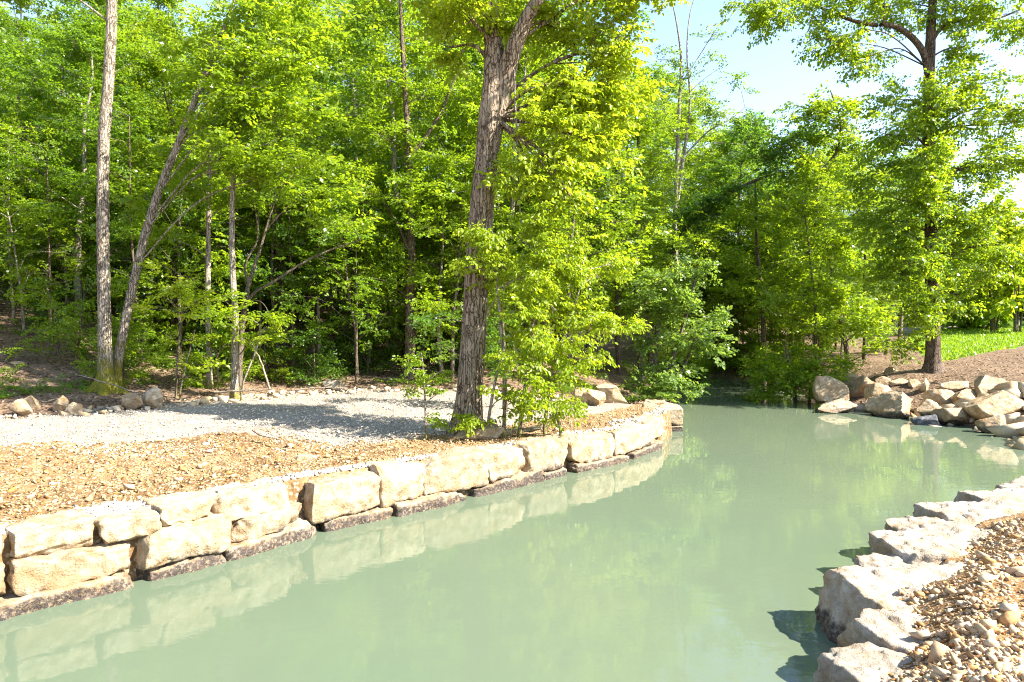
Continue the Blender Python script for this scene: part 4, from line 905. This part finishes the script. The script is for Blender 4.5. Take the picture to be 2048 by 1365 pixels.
px_tree('arching_sapling', 'arching thin sapling right of the straight pale trunk by the track', 'sapling',
    [(16.6, [(484, 775, 4), (500, 730, 4), (516, 690, 3), (520, 650, 2)])],
    [(510, 680, 16.5, 24, 14, 6), (530, 655, 16.5, 22, 14, 6), (500, 640, 16.6, 22, 14, 5)],
    'bark_pale', 'leaf_yellow', 'std', .36, False, 54, sides=6, flare=.1)
px_tree('hillside_shrub', 'feathery green shrub on the slope left of the mossy trunks', 'shrub',
    [(18.2, [(120, 735, 6), (115, 680, 5), (110, 620, 3)]), (18.2, [(150, 735, 6), (160, 670, 4), (165, 620, 3)])],
    [(110, 640, 18, 45, 20, 16), (150, 610, 18.2, 45, 20, 16), (70, 660, 18, 40, 18, 12), (130, 680, 17.6, 45, 18, 14), (170, 660, 17.8, 30, 18, 10), (100, 590, 18.6, 50, 20, 14), (60, 700, 17.6, 36, 12, 8), (180, 580, 18.6, 40, 18, 10)],
    'bark_mid', 'leaf_bright', 'fine', .5, False, 55, sides=6, flare=.1)
px_tree('cedar_shrub', 'olive green feathery cedar bush behind the big oak', 'shrub',
    [(15.8, [(1010, 775, 10), (1008, 700, 8), (1005, 620, 4)])],
    [(990, 700, 15.6, 45, 28, 22), (890, 640, 16, 36, 24, 14), (1030, 720, 15.6, 36, 30, 20), (880, 690, 16, 30, 20, 10), (1010, 650, 15.8, 40, 28, 18)],
    'bark_dark', 'leaf_deep', 'fine', .5, False, 56, sides=6, flare=.1)

# far-right lawn trees
for k, (px, d, hpx, lab) in enumerate([(1988, 43, 250, 'small bright multi-stemmed tree on the far lawn at right'), (2035, 41, 240, 'bright lawn tree at the very right edge of the picture')]):
    px_tree('lawn_tree', lab, 'tree',
        [(d, [(px - 4, 655, 7), (px - 6, 600, 6), (px - 14, 520, 4), (px - 20, 450, 2)]), (d, [(px + 6, 652, 4), (px + 14, 590, 3), (px + 20, 520, 2)]), (d, [(px, 655, 4), (px + 3, 580, 3), (px, 480, 2)])],
        [(px - 25, 560, d, 36, 20, 24), (px + 20, 570, d, 36, 20, 24), (px, 510, d, 40, 24, 30), (px - 30, 470, d, 36, 22, 24), (px + 30, 480, d, 36, 24, 24), (px, 430, d, 36, 20, 22), (px - 10, 600, d - .5, 36, 14, 16), (px + 30, 610, d, 30, 14, 12)],
        'bark_mid', 'leaf_yellow', 'far', .95, False, 60 + k, sides=7, flare=.1, step=.4, group='trees on the far lawn')

# ------------------------------------------------------------------ the wood
VT = [variant(201, 'bark_mid', ['leaf_mid', 'leaf_bright', 'leaf_yellow'], 16, .15, .22, 4.6, 22, 64, 'std', .66),
      variant(202, 'bark_pale', ['leaf_bright', 'leaf_mid', 'leaf_deep'], 17, .20, .20, 4.4, 21, 66, 'std', .66),
      variant(203, 'bark_dark', ['leaf_mid', 'leaf_bright', 'leaf_bright'], 15, .14, .20, 4.2, 22, 60, 'std', .66),
      variant(204, 'bark_mid', ['leaf_deep', 'leaf_mid', 'leaf_bright'], 18, .21, .22, 4.8, 21, 56, 'fine', .74)]
VU = [variant(211, 'bark_mid', ['leaf_mid', 'leaf_bright', 'leaf_bright'], 6.5, .055, .30, 2.4, 16, 24, 'std', .5),
      variant(212, 'bark_mid', ['leaf_bright', 'leaf_deep', 'leaf_mid'], 8.0, .065, .32, 2.7, 17, 26, 'std', .52),
      variant(213, 'bark_pale', ['leaf_bright', 'leaf_mid', 'leaf_yellow'], 5.0, .04, .26, 2.1, 14, 20, 'std', .46)]
VS = [variant(221, 'bark_mid', ['leaf_mid', 'leaf_bright', 'leaf_deep'], 1.6, .018, .15, .8, 9, 16, 'std', .36),
      variant(222, 'bark_mid', ['leaf_bright', 'leaf_deep', 'leaf_mid'], 1.2, .014, .1, .7, 8, 16, 'std', .32)]
rg = np.random.default_rng(99)
used = []
def clear(x, y, r):
    return all((x - a) ** 2 + (y - b_) ** 2 > r * r for a, b_ in used)
LATER = {}
def later(kind, px, yy, var, cr, o):
    tone = {'leaf_yellow': 'yellow green', 'leaf_bright': 'bright green', 'leaf_mid': 'mid green', 'leaf_deep': 'deep green', 'leaf_cool': 'pale green'}[var[2][1][cr]]
    zone = ('left of the tall mossy trunk' if px < 205 else 'between mossy and pale trunks' if px < 440 else 'right of the pale trunks' if px < 640 else 'near the dark scarred trunk' if px < 870
            else 'behind the big oak' if px < 1080 else 'behind the sapling clump' if px < 1260 else 'beyond the creek' if px < 1620 else 'behind the broad tree')
    dep = 'front' if yy < 24 else 'middle' if yy < 32 else 'deep'
    LATER.setdefault((kind, tone, zone, dep), []).append((px, o))
nt_ = 0
for row, (d, gap) in enumerate([(22.5, 3.7), (26, 3.6), (30, 3.8), (35.5, 4.6), (42, 5.4)]):
    x = -d * .98
    while x < d * .62:
        xx = x + rg.uniform(-.9, .9); yy = d + rg.uniform(-1.3, 1.3); x += gap
        z, s, lf_, h = land(np.array([xx]), np.array([yy])); s, lf_, h = s[0], lf_[0], h[0]
        px = 1024 + xx / yy * F
        if s < 1.2 or (lf_ and h < 2.0): continue
        if px > 1700 and (d < 38): continue
        if 1440 < px < 1700 and d < 24: continue
        if abs(px - 215) < 26 and d < 24: continue
        if not clear(xx, yy, 1.6): continue
        hh = (2.7 + yy * (.46 if px < 1260 else .37 if px < 1420 else .27 if px < 1640 else .30) - z[0]) / 16.5 * rg.uniform(.86, 1.08)
        v = int(rg.integers(4)); used.append((xx, yy)); nt_ += 1
        cr = int(rg.integers(3)); grp = 'trees of the low wood beyond the creek' if px > 1260 else 'forest trees on the left slope'
        later('tree', px, yy, VT[v], cr, plant_tree(VT[v], 'forest_tree', '', 'tree', xx, yy, hh, rg.uniform(0, 6.28), grp, cr))
for px, d, ht in ((1285, 25, 10.5), (1240, 24.5, 11), (1330, 36, 13), (1400, 38.5, 13), (1470, 37, 11), (1540, 35, 9.5), (1600, 33, 9.5), (1660, 36, 9.5), (1450, 45, 13), (1350, 45, 15), (1560, 43, 11), (1640, 28, 8), (1580, 29, 7.5), (1730, 27, 7), (1800, 30, 8), (1760, 34, 8)):
    xx, yy = (px - 1024) / F * d, d; z, s, lf_, h = land(np.array([xx]), np.array([yy]))
    if s[0] < .6: continue
    v = int(rg.integers(4)); cr = (1, 0, 1, 2)[v]; used.append((xx, yy)); hh = ht / 16.5
    later('tree', px, yy, VT[v], cr, plant_tree(VT[v], 'forest_tree', '', 'tree', xx, yy, hh, rg.uniform(0, 6.28), 'trees of the low wood beyond the creek', cr))
for row, (d, gap) in enumerate([(20.6, 2.3), (23, 2.2), (26, 2.4), (29, 2.6), (33, 3.0)]):
    x = -d * .9
    while x < d * .55:
        xx = x + rg.uniform(-.8, .8); yy = d + rg.uniform(-1, 1); x += gap
        z, s, lf_, h = land(np.array([xx]), np.array([yy])); s, lf_, h = s[0], lf_[0], h[0]
        px = 1024 + xx / yy * F
        if s < .8 or (lf_ and h < 1.2) or px > 1800: continue
        if d < 25 and 540 < px < 900 and rg.random() < .75: continue
        if not clear(xx, yy, .9): continue
        used.append((xx, yy))
        cr = int(rg.integers(3)); v = int(rg.integers(3)); grp = 'understorey trees beyond the creek' if px > 1260 else 'understorey trees on the left slope'
        later('understorey tree', px, yy, VU[v], cr, plant_tree(VU[v], 'understorey_tree', '', 'tree', xx, yy, rg.uniform(.75, 1.15), rg.uniform(0, 6.28), grp, cr))
for n_, (px, d, ht, bu) in enumerate(((1390, 33.5, 5.5, 0), (1425, 34, 4.8, 0), (1455, 33, 4.2, 0), (1485, 34, 5.0, 0), (1520, 32.5, 4.4, 0), (1410, 32.6, 1.8, 1), (1440, 32.8, 1.6, 1), (1470, 32.6, 1.9, 1), (1500, 31.5, 1.7, 1), (1375, 30.5, 2.0, 1), (1545, 30, 2.0, 1), (1560, 27.5, 1.8, 1), (1365, 28.5, 1.8, 1), (1340, 27, 3.6, 0), (1590, 28, 4.5, 0), (1640, 27, 4.2, 0))):
    xx, yy = (px - 1024) / F * d, d; used.append((xx, yy))
    if land(np.array([xx]), np.array([yy]))[1][0] < .05: continue
    var = VS[n_ % 2] if bu else VU[n_ % 3]; cr = ((1, 0) if bu else (1, 0, 0))[n_ % (2 if bu else 3)]; sc_ = ht / ((1.6, 1.2)[n_ % 2] if bu else (6.5, 8, 5)[n_ % 3])
    later('bush' if bu else 'understorey tree', px, yy, var, cr, plant_tree(var, 'woodland_bush' if bu else 'understorey_tree', '', 'bush' if bu else 'tree', xx, yy, sc_, rg.uniform(0, 6.28), 'thicket closing the far end of the creek', cr))
STEM_X = [(30, 21), (62, 24), (100, 20.5), (135, 23), (175, 26), (272, 20.5), (300, 24), (345, 22), (385, 25), (520, 22.5), (560, 25), (585, 21), (640, 21.5), (668, 24), (712, 19.8), (740, 22), (775, 25), (845, 22.5), (885, 21), (905, 25)]
for n_, (px, d) in enumerate(STEM_X):
    xx, yy = (px - 1024) / F * d, d; z0 = zat(xx, yy); mb = MB(); hh = rg.uniform(4.5, 8.0); q = rg.normal(size=(5, 2)) * .05 * hh / 6; q = np.cumsum(q, 0)
    P_, r_ = smooth_path([(q[i, 0] - q[0, 0], q[i, 1] - q[0, 1], -.1 + hh * i / 4) for i in range(5)], np.linspace(rg.uniform(.035, .075), .012, 5), .3); tube(mb, P_, r_, 7, .1, n_)
    root = thing('young_tree', '', 'tree', (xx, yy, z0), 'slender young trees in the slope wood'); link('trunk', mb.mesh('trunk', M[('bark_pale', 'bark_mid', 'bark_dark')[n_ % 3]]), root)
    wd_ = MB(); lf_m = MB()
    for t in (.55, .72, .86, .98):
        b0 = P_[min(len(P_) - 1, int(t * len(P_)))]; a = rg.uniform(0, 6.28); clump(wd_, lf_m, P_, r_, b0 + np.array([math.cos(a) * .5, math.sin(a) * .5, .2]), (.8, .8, .4), 12, 'std', .45, False, rg)
    link('branches', wd_.mesh('branches', M['bark_mid']), root); link('crown', lf_m.mesh('crown', M[('leaf_bright', 'leaf_mid')[n_ % 2]], False), root)
    near = 'left of the tall mossy trunk' if px < 205 else 'between mossy and pale trunks' if px < 440 else 'right of the pale trunks' if px < 640 else 'left of the dark scarred trunk' if px < 815 else 'right of the dark scarred trunk'
    lo = {205: 0, 440: 205, 640: 440, 815: 640, 2000: 815}; hi_ = min(v for v in lo if px < v); rank = sum(1 for p_, _ in STEM_X if lo[hi_] <= p_ < px)
    root['label'] = f'slender bare-stemmed young tree {near}, ' + ('leftmost of its kind' if rank == 0 else ['', 'second', 'third', 'fourth', 'fifth', 'sixth', 'seventh'][rank] + ' from left')
k = 0
for _ in range(400):
    yy = rg.uniform(17.5, 27); xx = rg.uniform(-.85, .5) * yy
    z, s, lf_, h = land(np.array([xx]), np.array([yy])); px = 1024 + xx / yy * F
    if s[0] < .5 or (lf_[0] and h[0] < .9) or px > 1820 or not clear(xx, yy, .7): continue
    if (not lf_[0]) and yy < 22.3: continue
    used.append((xx, yy)); k += 1
    if k > 34: break
    cr = int(rg.integers(3)); v = int(rg.integers(2)); grp = 'bushes beyond the creek' if px > 1260 else 'bushes on the left slope'
    later('bush', px, yy, VS[v], cr, plant_tree(VS[v], 'woodland_bush', '', 'bush', xx, yy, rg.uniform(.7, 1.3), rg.uniform(0, 6.28), grp, cr))

ORD = ['leftmost', 'second', 'third', 'fourth', 'fifth', 'sixth', 'seventh', 'eighth', 'ninth', 'tenth', 'eleventh', 'twelfth']
for (kind, tone, zone, dep), L_ in LATER.items():
    L_.sort(key=lambda t: t[0])
    word = {'tree': 'tall tree', 'understorey tree': 'small tree', 'bush': 'low bush'}[kind]
    where = {'front': 'at the edge', 'middle': 'inside the wood', 'deep': 'far back'}[dep]
    for n_, (px, o) in enumerate(L_):
        o['label'] = f'{tone} {word} {zone}, {where}' + ('' if len(L_) == 1 else f', {ORD[min(n_, 11)]} from left' if n_ else ', leftmost one')
# far wood: one mass
lf = MB(); wd = MB()
for k in range(95):
    a = math.radians(rg.uniform(-60, 60)); r = rg.uniform(54, 85); x, y = r * math.sin(a), r * math.cos(a); z = zat(x, y)
    px = 1024 + x / y * F
    h = rg.uniform(9, 14) if px < 1300 else (rg.uniform(5, 7.5) if px < 1720 else rg.uniform(5, 8.5))
    if px > 1720: z = min(z, 4.0)
    n = 110; q = rg.normal(size=(n, 3)); q /= np.linalg.norm(q, axis=1, keepdims=True); q *= rg.uniform(.5, 1, (n, 1))
    pos = np.array([x, y, z + h * .55]) + q * np.array([h * .3, h * .3, h * .45]); leaves(lf, pos, q + rg.normal(size=(n, 3)) * .5, np.full(n, 1.7) * rg.uniform(.8, 1.2, n), 'far', False, rg)
    twigs(wd, np.array([[x, y, z - .2]]), np.array([[x, y, z + h * .8]]), .2, .05)
fw = link('far_wood', lf.mesh('far_wood', M['leaf_bright'], False)); tag(fw, 'hazy mass of far woodland closing the view behind the lawn and slope', 'woodland', kind='stuff')
fo = link('far_trunks', wd.mesh('far_trunks', M['bark_mid']), fw); fo['kind'] = 'stuff'

# ------------------------------------------------------------------ ground cover, litter, grass, sticks
def floor_ok(x, y, z, s, lf, h): return (lf & (h > np.where(x < -5, 2.2, .5)) & (s > .6)) | ((~lf) & (y > 22.5) & (s > .5) & (x < 13))
xy = scatter(2300, floor_ok, 13, 34, -42, 25); z, *_ = land(xy[:, 0], xy[:, 1])
keep = fbm2(xy[:, 0], xy[:, 1], .5, 44) > .08; xy = xy[keep]; z = z[keep]
mb = MB(); n = len(xy); rep = 3
pos = np.repeat(np.stack([xy[:, 0], xy[:, 1], z + .10], -1), rep, 0) + RNG.normal(size=(n * rep, 3)) * np.array([.12, .12, .05])
leaves(mb, pos, RNG.normal(size=(n * rep, 3)) * np.array([1, 1, .3]), RNG.uniform(.16, .34, n * rep), 'std', False)
tag(link('ground_cover', mb.mesh('ground_cover', M['leaf_mid'], False)), 'low green seedlings scattered over the brown forest floor', 'ground cover', kind='stuff')
def litter_ok(x, y, z, s, lf, h): return (lf & (h > -.1) & (s > .6)) | ((~lf) & (y > 12) & (s > .8) & (y < 30))
xy = scatter(16000, litter_ok, 11, 34, -42, 42); z, *_ = land(xy[:, 0], xy[:, 1]); n = len(xy)
a = RNG.uniform(0, 6.28, n); s_ = RNG.uniform(.04, .11, n)[:, None]; d = np.stack([np.cos(a), np.sin(a), RNG.normal(0, .3, n)], -1); l_ = np.stack([-np.sin(a), np.cos(a), RNG.normal(0, .3, n)], -1)
b0 = np.stack([xy[:, 0], xy[:, 1], z + .015], -1)
v = np.stack([b0 - d * s_ * .5, b0 - l_ * s_ * .32 + np.array([0, 0, .012]), b0 + d * s_ * .5, b0 + l_ * s_ * .32 + np.array([0, 0, .012])], 1)
mb = MB(); mb.add(v.reshape(-1, 3), (np.arange(n) * 4)[:, None] + np.array([[0, 1, 2, 3]]), qa=RNG.uniform(0, 1, n))
tag(link('fallen_leaves', mb.mesh('fallen_leaves', M['dry_leaf'], False)), 'dry brown leaves strewn over the forest floor and mulch', 'leaf litter', kind='stuff')
def lawn_ok(x, y, z, s, lf, h): return (~lf) & inside(np.stack([x, y], -1), LAWN)
xy = scatter(14000, lawn_ok, 24, 56, 28, 42); z, *_ = land(xy[:, 0], xy[:, 1]); n = len(xy)
a = RNG.uniform(0, 6.28, n); w = np.stack([np.cos(a), np.sin(a), 0 * a], -1) * .035; b0 = np.stack([xy[:, 0], xy[:, 1], z - .01], -1)
tip = b0 + np.stack([RNG.normal(0, .05, n), RNG.normal(0, .05, n), RNG.uniform(.06, .16, n)], -1)
mb = MB(); mb.add(np.stack([b0 - w, b0 + w, tip], 1).reshape(-1, 3), None, (np.arange(n) * 3)[:, None] + np.array([[0, 1, 2]]), ta=RNG.uniform(0, 1, n))
g_ = link('grass', mb.mesh('grass', M['grass'], False)); tag(g_, 'short sunlit grass covering the lawn behind the broad tree', 'grass', kind='stuff')

ST = [((290, 792), (225, 770), (140, 745), 15.6, .02, 'long thin bare branch lying left of the white boulders'), ((430, 785), (480, 782), (545, 779), 16.6, .035, 'curved grey branch lying along the track edge by the pale trunks'),
      ((540, 780), (520, 720), (505, 690), 18.0, .03, 'broken bare branch propped on the slope right of the pale trunk'), ((590, 780), (640, 776), (690, 776), 18.2, .03, 'grey fallen branch beside the long flat rock'),
      ((505, 862), (535, 874), (562, 880), 11.3, .025, 'dark broken stick on the dirt near the track\'s front edge'), ((70, 812), (110, 800), (150, 790), 14.6, .015, 'thin twig lying among the stones at far left')]
for a, b_, c_, d, r, lab in ST:
    pts = []
    for q in (a, b_, c_):
        w_ = W(q[0], q[1], d); pts.append(np.array([w_[0], w_[1], max(w_[2], zat(w_[0], w_[1]) + r * .6)]))
    mb = MB(); P_, rr = smooth_path(pts, [r, r * .8, r * .4], .08); P_ = P_ + RNG.normal(size=P_.shape) * .008; tube(mb, P_, rr, 6, .1, 5)
    tag(link('fallen_branch', mb.mesh('fallen_branch', M['dead_wood'])), lab, 'branch')
